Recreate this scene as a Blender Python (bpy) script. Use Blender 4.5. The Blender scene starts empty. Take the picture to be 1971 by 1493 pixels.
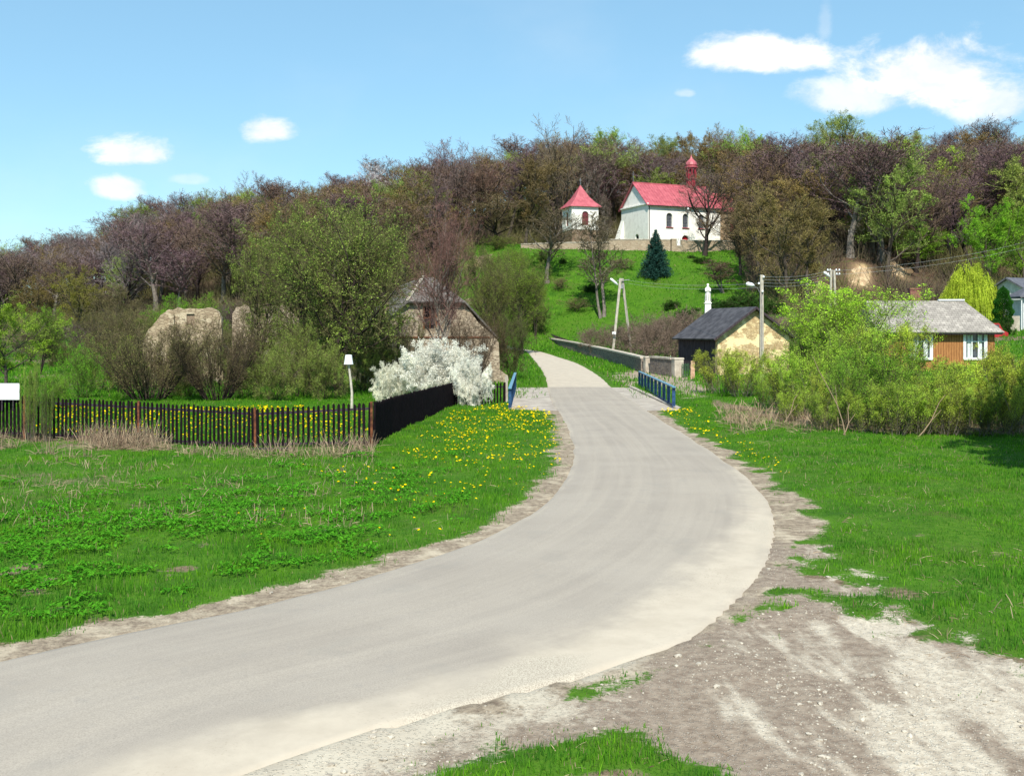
import bpy, math, random
import numpy as np
from mathutils import Vector
from mathutils.geometry import tessellate_polygon

# ------------------------------------------------------------------ basics
FPX, CX, HY, CH = 2000.0, 985.5, 640.0, 3.8      # focal length in photo pixels, centre column, horizon row, eye height
sc = bpy.context.scene
col = sc.collection
rng = np.random.default_rng(7)
random.seed(7)
A = np.array


def at(px, py, d):
    return A([(px - CX) * d / FPX, d, CH - (py - HY) * d / FPX])


def fbm(X, Y, scale, octv=4, seed=0):
    X = np.asarray(X, float) / scale + 137.3 + seed * 17.1
    Y = np.asarray(Y, float) / scale + 91.7 + seed * 9.3
    out = np.zeros(np.broadcast(X, Y).shape)
    amp, tot = 1.0, 0.0
    for o in range(octv):
        xi, yi = np.floor(X), np.floor(Y)
        fx, fy = X - xi, Y - yi
        fx, fy = fx * fx * (3 - 2 * fx), fy * fy * (3 - 2 * fy)

        def h(a, b):
            v = np.sin(a * 127.1 + b * 311.7 + o * 74.7) * 43758.5453
            return v - np.floor(v)
        out += amp * ((h(xi, yi) * (1 - fx) + h(xi + 1, yi) * fx) * (1 - fy) + (h(xi, yi + 1) * (1 - fx) + h(xi + 1, yi + 1) * fx) * fy)
        tot += amp
        amp *= .5
        X, Y = X * 2.03 + 11.5, Y * 2.03 + 5.2
    return out / tot


# ------------------------------------------------------------------ terrain heights
COLS = [
    (-700, [(0, 0), (150, 0), (230, 4), (300, 10), (400, 12), (900, 5)]),
    (0, [(0, 0), (120, 0), (200, 2), (250, 8), (350, 16), (420, 17), (900, 5)]),
    (200, [(0, 0), (120, 0), (190, 2), (240, 9), (330, 19), (420, 20), (900, 5)]),
    (300, [(0, 0), (110, 0), (180, 2), (230, 12), (310, 25), (420, 27), (900, 5)]),
    (500, [(0, 0), (100, 0), (160, 2), (210, 13), (290, 27), (420, 30), (900, 5)]),
    (750, [(0, 0), (80, 0), (130, 1.2), (150, 4), (180, 14), (220, 21), (280, 32), (420, 36), (900, 8)]),
    (930, [(0, 0), (72, 0), (100, .45), (140, 1.7), (152, 4), (178, 17), (190, 20), (260, 32), (420, 38), (900, 8)]),
    (1000, [(0, 0), (72, 0.05), (100, .45), (120, .85), (146, 1.7), (156, 4), (173, 17.2), (178, 18.4), (184, 19.4), (212, 21), (262, 36), (420, 40), (900, 8)]),
    (1200, [(0, 0), (72, 0.05), (100, .5), (120, .9), (140, 1.7), (150, 4.6), (172, 16.8), (178, 18.1), (184, 19.4), (212, 20.6), (268, 39), (420, 44), (900, 8)]),
    (1400, [(0, 0), (80, 0.1), (105, .8), (118, 1.8), (130, 4.5), (150, 9.5), (171, 15.9), (177, 17.2), (184, 19.4), (212, 20.6), (290, 45), (420, 50), (900, 8)]),
    (1560, [(0, 0), (80, 0.2), (105, 1.0), (125, 3.6), (140, 8), (152, 13), (168, 18), (190, 21), (212, 22), (300, 47), (420, 52), (900, 8)]),
    (1640, [(0, 0), (75, .3), (105, 1.3), (130, 3), (142, 7), (150, 14), (166, 18), (190, 21), (212, 22), (300, 47), (420, 52), (900, 8)]),
    (1760, [(0, 0), (60, .1), (80, .8), (110, 2), (132, 4), (148, 10), (170, 17), (190, 20), (215, 23), (300, 47), (420, 52), (900, 8)]),
    (1930, [(0, 0), (50, 0), (70, .8), (85, 1.8), (100, 3.1), (125, 5.2), (145, 8), (165, 14), (190, 20), (215, 24), (300, 46), (420, 52), (900, 8)]),
    (2700, [(0, 0), (50, 0), (70, .8), (85, 1.8), (100, 3.1), (125, 5.2), (145, 8), (170, 14), (215, 24), (300, 44), (420, 50), (900, 8)]),
]
CPX = A([c[0] for c in COLS], float)


def _zraw(px, Y):
    i = np.clip(np.searchsorted(CPX, px) - 1, 0, len(COLS) - 2)
    w = np.clip((px - CPX[i]) / (CPX[i + 1] - CPX[i]), 0, 1)
    w = w * w * (3 - 2 * w)
    tab = np.stack([np.interp(Y, [p[0] for p in c[1]], [p[1] for p in c[1]]) for c in COLS])
    ii = i.ravel()
    n = np.arange(ii.size)
    tab = tab.reshape(len(COLS), -1)
    return (tab[ii, n] * (1 - w.ravel()) + tab[ii + 1, n] * w.ravel()).reshape(px.shape)


def zt(X, Y):
    X, Y = np.broadcast_arrays(np.asarray(X, float), np.asarray(Y, float))
    px = X / np.maximum(Y, 25.0) * FPX + CX
    s = np.clip((Y - 60) * .12, 0, 4.5)
    z = (_zraw(px, Y - s) + _zraw(px, Y) * 1.5 + _zraw(px, Y + s)) / 3.5
    far = np.clip((Y - 150) / 40, 0, 1) * np.clip(np.abs(Y - 198) / 12 - 1, 0, 1)
    return z + (fbm(X, Y, 22, 3, 3) - .5) * 3.0 * far


def zt1(x, y):
    return float(zt(A([x]), A([y]))[0])


def gnd(px, py):
    """the first point where the sight line through this pixel meets the ground"""
    d = np.concatenate([np.linspace(5, 60, 1500), np.linspace(60.05, 420, 4000)])
    X = (px - CX) * d / FPX
    Z = CH - (py - HY) * d / FPX
    k = np.nonzero(Z <= zt(X, d))[0]
    k = k[0] if len(k) else len(d) - 1
    return A([X[k], d[k]])


def W(pts):
    return A([gnd(*p) for p in pts])


def sdf(X, Y, poly):
    """signed distance to a polygon, negative inside"""
    X, Y = np.asarray(X, float), np.asarray(Y, float)
    d = np.full(X.shape, 1e9)
    ins = np.zeros(X.shape, bool)
    n = len(poly)
    for i in range(n):
        ax, ay = poly[i]
        bx, by = poly[(i + 1) % n]
        ex, ey = bx - ax, by - ay
        t = np.clip(((X - ax) * ex + (Y - ay) * ey) / (ex * ex + ey * ey + 1e-12), 0, 1)
        d = np.minimum(d, (X - ax - t * ex) ** 2 + (Y - ay - t * ey) ** 2)
        c = ((ay > Y) != (by > Y)) & (X < (bx - ax) * (Y - ay) / (by - ay + 1e-12) + ax)
        ins ^= c
    d = np.sqrt(d)
    return np.where(ins, -d, d)


def smooth(P, n):
    """Catmull-Rom resampling of a polyline to n points evenly by length"""
    P = A(P, dtype=float)
    Q = np.vstack([2 * P[0] - P[1], P, 2 * P[-1] - P[-2]])
    out = []
    for i in range(1, len(Q) - 2):
        t = np.linspace(0, 1, 24, endpoint=False)[:, None]
        p0, p1, p2, p3 = Q[i - 1], Q[i], Q[i + 1], Q[i + 2]
        out.append(.5 * (2 * p1 + (p2 - p0) * t + (2 * p0 - 5 * p1 + 4 * p2 - p3) * t ** 2 + (3 * p1 - p0 - 3 * p2 + p3) * t ** 3))
    out = np.vstack(out + [P[-1:]])
    s = np.concatenate([[0], np.cumsum(np.linalg.norm(np.diff(out, axis=0), axis=1))])
    q = np.linspace(0, s[-1], n)
    return np.stack([np.interp(q, s, out[:, k]) for k in range(out.shape[1])], 1)


# ------------------------------------------------------------------ mesh building
class MB:
    def __init__(s):
        s.V, s.F, s.M, s.A, s.n = [], [], [], [], 0

    def add(s, V, F, mat=0, a=None):
        V = np.asarray(V, float).reshape(-1, 3)
        F = np.asarray(F, np.int64)
        s.V.append(V)
        s.F.append(F + s.n)
        s.M.append(np.full(len(F), mat))
        s.A.append(np.full(len(F), .5) if a is None else np.broadcast_to(a, (len(F),)))
        s.n += len(V)
        return s

    def box(s, c, d, rz=0, mat=0, taper=1.0, a=None):
        x, y, z = A(d, dtype=float) / 2
        t = taper
        V = A([(-x, -y, -z), (x, -y, -z), (x, y, -z), (-x, y, -z), (-x * t, -y * t, z), (x * t, -y * t, z), (x * t, y * t, z), (-x * t, y * t, z)])
        cr, sr = math.cos(rz), math.sin(rz)
        V = V @ A([(cr, sr, 0), (-sr, cr, 0), (0, 0, 1)]) + A(c, dtype=float)
        return s.add(V, [(0, 3, 2, 1), (4, 5, 6, 7), (0, 1, 5, 4), (1, 2, 6, 5), (2, 3, 7, 6), (3, 0, 4, 7)], mat, a)

    def bar(s, p, q, w, h=None, mat=0, a=None):
        """square-section bar from p to q"""
        p, q = A(p, dtype=float), A(q, dtype=float)
        h = h or w
        t = (q - p) / np.linalg.norm(q - p)
        r = np.cross(t, (0, 0, 1.0)) if abs(t[2]) < .95 else np.cross(t, (0, 1.0, 0))
        r /= np.linalg.norm(r)
        u = np.cross(r, t)
        o = [(-r * w / 2 - u * h / 2), (r * w / 2 - u * h / 2), (r * w / 2 + u * h / 2), (-r * w / 2 + u * h / 2)]
        V = [p + k for k in o] + [q + k for k in o]
        return s.add(V, [(3, 2, 1, 0), (4, 5, 6, 7), (0, 1, 5, 4), (1, 2, 6, 5), (2, 3, 7, 6), (3, 0, 4, 7)], mat, a)

    def tube(s, P, R, sides=6, mat=0, a=None, cap=True):
        P = A(P, dtype=float)[None]
        R = np.broadcast_to(A(R, dtype=float), P.shape[1])[None]
        V, F = tubes(P, R, sides)
        s.add(V, F, mat, a)
        if cap:
            k = P.shape[1]
            n = s.n - k * sides
            top = np.arange(sides) + n + (k - 1) * sides
            if sides == 4:
                s.F.append(A([top]))
                s.M.append(A([mat]))
                s.A.append(A([.5]))
            else:
                c = len(top)
                T = A([(top[0], top[i], top[i + 1]) for i in range(1, c - 1)])
                s.F.append(T)
                s.M.append(np.full(len(T), mat))
                s.A.append(np.full(len(T), .5))
        return s

    def lathe(s, prof, c=(0, 0, 0), sides=16, rz=0, mat=0):
        """profile of (radius, z)"""
        prof = A(prof, dtype=float)
        th = np.arange(sides) * 2 * math.pi / sides + rz
        V = np.stack([prof[:, 0, None] * np.cos(th), prof[:, 0, None] * np.sin(th), np.repeat(prof[:, 1, None], sides, 1)], -1) + A(c, dtype=float)
        k = len(prof)
        i, j = np.meshgrid(np.arange(k - 1), np.arange(sides), indexing='ij')
        j2 = (j + 1) % sides
        F = np.stack([i * sides + j, i * sides + j2, (i + 1) * sides + j2, (i + 1) * sides + j], -1).reshape(-1, 4)
        return s.add(V.reshape(-1, 3), F, mat)

    def poly(s, outline, holes=(), thick=.4, frame=None, mat=0, reveal=None):
        """upright slab from an outline in (x, z) with holes, front at y=0, back at y=thick; frame maps local to parent coordinates"""
        loops = [list(outline)] + [list(h) for h in holes]
        flat = [p for L in loops for p in L]
        tris = tessellate_polygon([[Vector((p[0], p[1], 0)) for p in L] for L in loops])
        n = len(flat)
        V = A([(p[0], 0, p[1]) for p in flat] + [(p[0], thick, p[1]) for p in flat], dtype=float)

        def area(t):
            a, b, c = [flat[k] for k in t]
            return (b[0] - a[0]) * (c[1] - a[1]) - (b[1] - a[1]) * (c[0] - a[0])
        T = [tuple(t) if area(t) > 0 else tuple(reversed(t)) for t in tris]
        if frame is not None:
            V = frame(V)
        s.add(V, [t for t in T] + [(t[2] + n, t[1] + n, t[0] + n) for t in T], mat)
        base, Q, QM = 0, [], []
        for li, L in enumerate(loops):
            m = len(L)
            ar = sum(L[i][0] * L[(i + 1) % m][1] - L[(i + 1) % m][0] * L[i][1] for i in range(m))
            for i in range(m):
                a_, b_ = base + i, base + (i + 1) % m
                q = (a_, a_ + n, b_ + n, b_)
                if (ar > 0) != (li == 0):
                    q = q[::-1]
                Q.append(q)
            base += m
        s.F.append(A(Q) + s.n - 2 * n)
        s.M.append(np.full(len(Q), mat if reveal is None else reveal))
        s.A.append(np.full(len(Q), .5))
        return s

    def build(s, name, mats, parent=None, smooth_=False, link=True):
        me = bpy.data.meshes.new(name)
        V = np.vstack(s.V)
        me.vertices.add(len(V))
        me.vertices.foreach_set('co', V.ravel().astype(np.float32))
        li = np.concatenate([f.ravel() for f in s.F])
        cnt = np.concatenate([np.full(len(f), f.shape[1]) for f in s.F])
        me.loops.add(len(li))
        me.loops.foreach_set('vertex_index', li.astype(np.int32))
        me.polygons.add(len(cnt))
        st = np.concatenate([[0], np.cumsum(cnt)[:-1]])
        me.polygons.foreach_set('loop_start', st.astype(np.int32))
        me.polygons.foreach_set('loop_total', cnt.astype(np.int32))
        me.polygons.foreach_set('material_index', np.concatenate(s.M).astype(np.int32))
        me.polygons.foreach_set('use_smooth', np.full(len(cnt), bool(smooth_)))
        at_ = me.attributes.new('rnd', 'FLOAT', 'FACE')
        at_.data.foreach_set('value', np.concatenate(s.A).astype(np.float32))
        me.update(calc_edges=True)
        for m in (mats if isinstance(mats, (list, tuple)) else [mats]):
            me.materials.append(m)
        if not link:
            return me
        o = bpy.data.objects.new(name, me)
        col.objects.link(o)
        o.parent = parent
        return o


def tubes(P, R, sides, spin=None):
    """P (n,k,3) polylines, R (n,k) radii; sides 2 gives flat ribbons"""
    n, k, _ = P.shape
    T = np.empty_like(P)
    T[:, 1:-1] = P[:, 2:] - P[:, :-2]
    T[:, 0], T[:, -1] = P[:, 1] - P[:, 0], P[:, -1] - P[:, -2]
    T /= np.linalg.norm(T, axis=2, keepdims=True) + 1e-9
    ref = np.where(np.abs(T[:, :1, 2:3]) > .9, A([1.0, 0, 0]), A([0, 0, 1.0]))
    U = np.cross(T, np.broadcast_to(ref, T.shape))
    U /= np.linalg.norm(U, axis=2, keepdims=True) + 1e-9
    Wv = np.cross(T, U)
    if sides == 2:
        sp = (spin if spin is not None else np.zeros(n))[:, None, None]
        D = U * np.cos(sp) + Wv * np.sin(sp)
        V = np.stack([P - D * R[..., None], P + D * R[..., None]], 2)
    else:
        th = np.arange(sides) * 2 * math.pi / sides
        V = P[:, :, None] + R[:, :, None, None] * (U[:, :, None] * np.cos(th)[:, None] + Wv[:, :, None] * np.sin(th)[:, None])
    i = np.arange(n)[:, None, None] * k * sides
    j = np.arange(k - 1)[None, :, None] * sides
    m = np.arange(1 if sides == 2 else sides)[None, None]
    m2 = (m + 1) % sides
    F = np.stack([i + j + m, i + j + m2, i + j + sides + m2, i + j + sides + m], -1).reshape(-1, 4)
    return V.reshape(-1, 3), F


# ------------------------------------------------------------------ materials
class NT:
    def __init__(s, name):
        s.m = bpy.data.materials.new(name)
        s.m.use_nodes = True
        s.t = s.m.node_tree
        s.t.nodes.clear()
        s.out = s.n('ShaderNodeOutputMaterial')

    def n(s, typ, **kw):
        x = s.t.nodes.new(typ)
        for k, v in kw.items():
            setattr(x, k, v)
        return x

    def l(s, a, b):
        s.t.links.new(a, b)

    def put(s, sock, v):
        if isinstance(v, bpy.types.NodeSocket):
            s.l(v, sock)
        elif isinstance(v, (tuple, list)):
            sock.default_value = (*v, 1) if len(v) == 3 and len(sock.default_value) == 4 else v
        else:
            sock.default_value = v

    def co(s, kind='Object', scale=(1, 1, 1)):
        c = s.n('ShaderNodeTexCoord').outputs[kind]
        if tuple(scale) == (1, 1, 1):
            return c
        mp = s.n('ShaderNodeMapping')
        s.l(c, mp.inputs['Vector'])
        mp.inputs['Scale'].default_value = scale
        return mp.outputs[0]

    def noise(s, c, scale, detail=4, rough=.55, dist=0):
        x = s.n('ShaderNodeTexNoise')
        s.l(c, x.inputs['Vector'])
        x.inputs['Scale'].default_value = scale
        x.inputs['Detail'].default_value = detail
        x.inputs['Roughness'].default_value = rough
        x.inputs['Distortion'].default_value = dist
        return x.outputs['Fac']

    def vor(s, c, scale, feature='F1', out='Distance', rand=1.0):
        x = s.n('ShaderNodeTexVoronoi', feature=feature)
        s.l(c, x.inputs['Vector'])
        x.inputs['Scale'].default_value = scale
        x.inputs['Randomness'].default_value = rand
        return x.outputs[out]

    def rng(s, v, a, b, c=0.0, d=1.0, sm=True):
        x = s.n('ShaderNodeMapRange', interpolation_type='SMOOTHSTEP' if sm else 'LINEAR')
        s.put(x.inputs[0], v)
        for i, q in enumerate((a, b, c, d)):
            s.put(x.inputs[i + 1], q)
        return x.outputs[0]

    def math(s, op, a, b=0.0, c=0.0):
        x = s.n('ShaderNodeMath', operation=op)
        s.put(x.inputs[0], a)
        s.put(x.inputs[1], b)
        s.put(x.inputs[2], c)
        return x.outputs[0]

    def mix(s, f, a, b, mode='MIX'):
        x = s.n('ShaderNodeMix', data_type='RGBA', blend_type=mode)
        s.put(x.inputs[0], f)
        s.put(x.inputs[6], a)
        s.put(x.inputs[7], b)
        return x.outputs[2]

    def attr(s, name, out='Fac'):
        x = s.n('ShaderNodeAttribute')
        x.attribute_name = name
        return x.outputs[out]

    def bump(s, h, strength=.5, dist=.02):
        x = s.n('ShaderNodeBump')
        s.l(h, x.inputs['Height'])
        x.inputs['Strength'].default_value = strength
        x.inputs['Distance'].default_value = dist
        return x.outputs[0]

    def bsdf(s, colr, rough=.9, nrm=None, metal=0, spec=.3):
        x = s.n('ShaderNodeBsdfPrincipled')
        s.put(x.inputs['Base Color'], colr)
        s.put(x.inputs['Roughness'], rough)
        x.inputs['Metallic'].default_value = metal
        x.inputs['Specular IOR Level'].default_value = spec
        if nrm is not None:
            s.l(nrm, x.inputs['Normal'])
        s.l(x.outputs[0], s.out.inputs[0])
        return s.m

    def leaf(s, colr, trans=.35):
        a, b, x = s.n('ShaderNodeBsdfDiffuse'), s.n('ShaderNodeBsdfTranslucent'), s.n('ShaderNodeMixShader')
        s.put(a.inputs[0], colr)
        s.put(b.inputs[0], colr)
        x.inputs[0].default_value = trans
        s.l(a.outputs[0], x.inputs[1])
        s.l(b.outputs[0], x.inputs[2])
        s.l(x.outputs[0], s.out.inputs[0])
        return s.m


def noisy(name, c1, c2, scale=3, rough=.85, bump=.3, bdist=.01, stretch=(1, 1, 1), spec=.3, metal=0, lo=.35, hi=.65):
    t = NT(name)
    c = t.co('Object', stretch)
    f = t.noise(c, scale, 6, .65)
    return t.bsdf(t.mix(t.rng(f, lo, hi), c1, c2), rough, t.bump(f, bump, bdist), metal, spec)


def stone_mat(name, a, b, mortar, scale=3.0, plaster=None, pl=.5, stretch=(1, 1, 1.5)):
    """rubble masonry; plaster is a skim coat left in patches"""
    t = NT(name)
    c = t.co('Object', stretch)
    wob = t.n('ShaderNodeVectorMath', operation='MULTIPLY_ADD')
    nz = t.n('ShaderNodeTexNoise')
    t.l(c, nz.inputs['Vector'])
    nz.inputs['Scale'].default_value = 2.5
    t.l(nz.outputs['Color'], wob.inputs[0])
    wob.inputs[1].default_value = (.35, .35, .35)
    t.l(c, wob.inputs[2])
    e = t.vor(wob.outputs[0], scale, 'DISTANCE_TO_EDGE')
    cc = t.vor(wob.outputs[0], scale, 'F1', 'Color')
    sp = t.n('ShaderNodeSeparateColor')
    t.l(cc, sp.inputs[0])
    colr = t.mix(sp.outputs[0], a, b)
    colr = t.mix(t.math('MULTIPLY', sp.outputs[1], .5), colr, (.42, .33, .22))
    g = t.noise(c, 9, 5, .7)
    colr = t.mix(t.rng(g, .3, .75, 0, .6), colr, tuple(x * .55 for x in a))
    m = t.rng(e, .02, .075)
    colr = t.mix(m, mortar, colr)
    h = t.math('ADD', m, t.math('MULTIPLY', g, .5))
    if plaster:
        pf = t.noise(c, .55, 5, .65)
        pm = t.rng(pf, pl - .03, pl + .03)
        colr = t.mix(pm, colr, t.mix(t.rng(g, .35, .7), plaster, tuple(x * .8 for x in plaster)))
        h = t.mix(pm, h, (.9, .9, .9))
    return t.bsdf(colr, .95, t.bump(h, .8, .04), 0, .15)


# vegetation: colour comes from the object's own colour, varied from leaf to leaf
def veg(name, trans, lo=.55, hi=1.35, wood=None, wf=0):
    t = NT(name)
    oi = t.n('ShaderNodeObjectInfo')
    f = t.rng(t.attr('rnd'), 0, 1, lo, hi, False)
    f2 = t.rng(t.noise(t.co(), .5, 3), .3, .7, .78, 1.2)
    v = t.math('MULTIPLY', f, f2)
    vc = t.n('ShaderNodeCombineColor')
    for k in range(3):
        t.l(v, vc.inputs[k])
    base = oi.outputs['Color'] if wood is None else t.mix(wf, oi.outputs['Color'], wood)
    return t.leaf(t.mix(1.0, base, vc.outputs[0], 'MULTIPLY'), trans)


LEAF = veg('leaf', .38)
PETAL = veg('white petals', .22, .9, 1.0)
BUDM = veg('bud', .25)


def bark(name, a, b):
    t = NT(name)
    c = t.co('Object', (1, 1, .25))
    f = t.noise(c, 9, 5, .7)
    return t.bsdf(t.mix(t.rng(f, .3, .7), a, b), .95, t.bump(f, .6, .02), 0, .1)


BARK = bark('bark', (.045, .035, .028), (.12, .10, .082))
BARKG = bark('grey bark', (.10, .085, .07), (.24, .21, .18))
BARKD = bark('dark bark', (.022, .017, .016), (.06, .045, .04))
BIRCH = bark('birch bark', (.25, .24, .22), (.65, .63, .6))
TWIGD = veg('dark twig', .0, .6, 1.3, (.085, .062, .045), .85)
TWIG = veg('twig', .0, .6, 1.3, (.13, .098, .08), .45)


# ------------------------------------------------------------------ things
def tag(o, label=None, cat=None, group=None, kind=None):
    if label:
        o['label'] = label
    if cat:
        o['category'] = cat
    if group:
        o['group'] = group
    if kind:
        o['kind'] = kind
    return o


def thing(name, label, cat, loc=(0, 0, 0), rz=0, group=None, scale=None):
    o = bpy.data.objects.new(name, None)
    col.objects.link(o)
    o.location = loc
    o.rotation_euler = (0, 0, rz)
    o.empty_display_size = .3
    if scale is not None:
        o.scale = scale if hasattr(scale, '__len__') else (scale,) * 3
    return tag(o, label, cat, group)


# ------------------------------------------------------------------ trees
def grow(r, P, R, L, n, t0, t1, ang, wob, up, k, lenf, rr, drop=0.0):
    N, K, _ = P.shape
    t = t0 + (t1 - t0) * ((np.arange(n)[None] + r.random((N, n))) / n)
    f = t * (K - 1)
    i = np.clip(np.floor(f).astype(int), 0, K - 2)
    w = (f - i)[..., None]
    ar = np.arange(N)[:, None]
    pos = P[ar, i] * (1 - w) + P[ar, i + 1] * w
    tan = P[ar, i + 1] - P[ar, i]
    tan /= np.linalg.norm(tan, axis=2, keepdims=True) + 1e-9
    pr = R[ar, i] * (1 - w[..., 0]) + R[ar, i + 1] * w[..., 0]
    ref = np.where(np.abs(tan[..., 2:3]) > .9, A([1.0, 0, 0]), A([0, 0, 1.0]))
    e1 = np.cross(tan, ref)
    e1 /= np.linalg.norm(e1, axis=2, keepdims=True) + 1e-9
    e2 = np.cross(tan, e1)
    az = (np.arange(n)[None] * 2.4 + r.random((N, n)) * 1.2 + r.random((N, 1)) * 6.28)[..., None]
    a = (ang * (.7 + .6 * r.random((N, n))))[..., None]
    d = tan * np.cos(a) + (e1 * np.cos(az) + e2 * np.sin(az)) * np.sin(a)
    ln = L[:, None] * lenf(t) * (.7 + .6 * r.random((N, n)))
    pts = [pos]
    dd = d
    for s_ in range(k - 1):
        dd = dd + A([0, 0, up]) - A([0, 0, drop]) * s_ + wob * r.standard_normal(dd.shape)
        dd = dd / (np.linalg.norm(dd, axis=2, keepdims=True) + 1e-9)
        pts.append(pts[-1] + dd * (ln / (k - 1))[..., None])
    Q = np.stack(pts, 2).reshape(N * n, k, 3)
    r0 = np.minimum(pr * .8, rr * ln)
    RR = (r0[..., None] * np.linspace(1, .3, k)).reshape(N * n, k)
    return Q, RR, ln.reshape(-1)


def leaves_on(r, mb, P, count, size, mat=1, flat=.5, quad=True, spread=.06, clump=0, low=None):
    """count leaves scattered along the polylines P"""
    N, K, _ = P.shape
    if clump:                                               # leaves gather on some of the boughs
        g_ = np.arange(N) // clump
        wt = (r.random(g_[-1] + 1) ** 2.2 + .02)[g_]
        if low:                                             # the feet of the stems stay bare
            wt = wt * np.clip((P[:, K // 2, 2] / low[0] - low[1]) * 4 + .08, .08, 1)
        w_ = r.choice(N, count, p=wt / wt.sum())
    else:
        w_ = r.integers(0, N, count)
    f = (.15 + .85 * r.random(count)) * (K - 1)
    i = np.clip(f.astype(int), 0, K - 2)
    w = (f - i)[:, None]
    c = P[w_, i] * (1 - w) + P[w_, i + 1] * w + r.standard_normal((count, 3)) * spread
    a = r.standard_normal((count, 3))
    b = r.standard_normal((count, 3)) * A([1, 1, flat])
    a /= np.linalg.norm(a, axis=1, keepdims=True)
    b -= a * (a * b).sum(1, keepdims=True)
    b /= np.linalg.norm(b, axis=1, keepdims=True) + 1e-9
    s_ = (size * (.6 + .8 * r.random(count)))[:, None]
    if quad:
        V = np.stack([c - a * s_, c - b * s_ * .5, c + a * s_, c + b * s_ * .5], 1)
        F = np.arange(count * 4).reshape(-1, 4)
    else:
        V = np.stack([c - a * s_, c + a * s_ * .6 + b * s_ * .5, c + a * s_ * .4 - b * s_ * .6], 1)
        F = np.arange(count * 3).reshape(-1, 3)
    mb.add(V, F, mat, r.random(count))


def make_tree(seed, H=16, bole=.25, CR=5.0, n=(14, 9, 8, 6), up=.12, trunk_r=.22, ang=1.0, wob=.12, shape='oval', ntrunk=1, tspread=.0,
              leaves=0, lsize=.1, twig_w=.018, lean=(0, 0), quad=False, top=.92, drop=0.0, l2=.5, tw_k=3, low=None, limb=.022):
    """(trunk mesh builder, crown mesh builder) of one tree: trunk and limbs as tubes, twigs as fine ribbons, then buds or leaves"""
    r = np.random.default_rng(seed)
    k = 9
    Ps, Rs = [], []
    for q in range(ntrunk):
        az = q * 6.28 / max(ntrunk, 1) + r.random()
        d = A([math.cos(az) * tspread * (.6 + .8 * r.random()) + lean[0], math.sin(az) * tspread * (.6 + .8 * r.random()) + lean[1], 1.0])
        p = A([math.cos(az) * .12 * min(ntrunk - 1, 3), math.sin(az) * .12 * min(ntrunk - 1, 3), -.3])
        hh = H * top * (1 if q == 0 else .8 + .2 * r.random())
        pts = [p]
        for s_ in range(k - 1):
            d = d + A([*(r.standard_normal(2) * wob * .55), .12 if tspread < .5 else .05])
            dn = d / np.linalg.norm(d)
            pts.append(pts[-1] + dn * hh / (k - 1))
        Ps.append(pts)
        Rs.append(trunk_r * (1.0 if q == 0 else .8) * np.linspace(1, .16, k) * A([1.35] + [1] * (k - 1)))
    P, R = A(Ps), A(Rs)
    shp = {'oval': lambda t: .45 + .75 * np.sin(np.clip((t - bole) / (1 - bole), 0, 1) * math.pi * .78 + .45),
           'vase': lambda t: .9 + .3 * t,
           'cone': lambda t: 1.15 - .9 * t,
           'column': lambda t: .8 - .3 * t}[shape]
    lf = lambda t: 1.0 - .45 * t
    p1, r1, L1 = grow(r, P, R, np.full(len(P), CR), n[0], bole, .98, ang, wob, up, 6, shp, limb, drop)
    p2, r2, L2 = grow(r, p1, r1, L1 * l2, n[1], .18, .98, .8, wob * 1.3, up * .8, 4, lf, .018, drop)
    p3, r3, L3 = grow(r, p2, r2, L2 * .55, n[2], .15, 1, .75, wob * 1.5, up * .8, 4, lf, .015, drop)
    p4, r4, L4 = grow(r, p3, r3, L3 * .6, n[3], .1, 1, .7, wob * 1.5, up * .6, tw_k, lf, .02, drop)
    tr, cr = MB(), MB()
    V, F = tubes(P, R, 7)
    tr.add(V, F, 0)
    V, F = tubes(p1, r1, 5)
    tr.add(V, F, 0)
    V, F = tubes(p2, np.maximum(r2, twig_w * .9), 3)
    cr.add(V, F, 0, np.repeat(r.random(len(p2)), 9) * .6)
    V, F = tubes(p3, np.maximum(r3, twig_w * .8), 2, r.random(len(p3)) * 3.1)
    cr.add(V, F, 0, np.repeat(r.random(len(p3)), 3) * .8 + .1)
    w4 = np.maximum(r4 * .6, twig_w * np.linspace(1, .5, tw_k))
    V, F = tubes(p4, w4, 2, r.random(len(p4)) * 3.1)
    cr.add(V, F, 0, np.repeat(r.random(len(p4)), tw_k - 1))
    if leaves:
        leaves_on(r, cr, p4, leaves, lsize, 1, .6, quad, .06 if quad else .14, n[2] * n[3], (H, low) if low else None)
    return tr, cr


TEMPL = {}


def template(key, **kw):
    bk, lm = kw.pop('bark', BARK), kw.pop('lm', None)
    tr, cr = make_tree(**kw)
    V = np.vstack(cr.V)
    h0 = float(np.percentile(V[:, 2], 99.7))
    cxy = np.median(V[:, :2], axis=0)
    rad = float(np.percentile(np.abs(V[:, 0] - cxy[0]), 95))
    TEMPL[key] = (tr.build('trunk', [bk], link=False, smooth_=True), cr.build('crown', [lm or (TWIGD if kw.get('quad') else TWIG), lm or (LEAF if kw.get('quad') else BUDM)], link=False), h0, rad)
    if bpy.app.debug_value == 7:
        print('TEMPL', key, round(h0, 2), round(rad, 2), len(V))


def plant(name, label, cat, key, loc, H, color, group=None, rz=None, wide=1.0, parts=('trunk', 'crown'), width=None):
    """one plant as a thing with its own trunk and crown objects (mesh data shared with its kind); width in metres overrides wide"""
    tm, cm, h0, rad = TEMPL[key]
    s = H / h0
    if width:
        wide = width / 2 / rad / s
    t = thing(name, label, cat, loc, random.uniform(0, 6.28) if rz is None else rz, group, (s * wide, s * wide, s))
    a = bpy.data.objects.new(parts[0], tm)
    b = bpy.data.objects.new(parts[1], cm)
    for o in (a, b):
        col.objects.link(o)
        o.parent = t
    b.color = (*color, 1)
    return t

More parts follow.
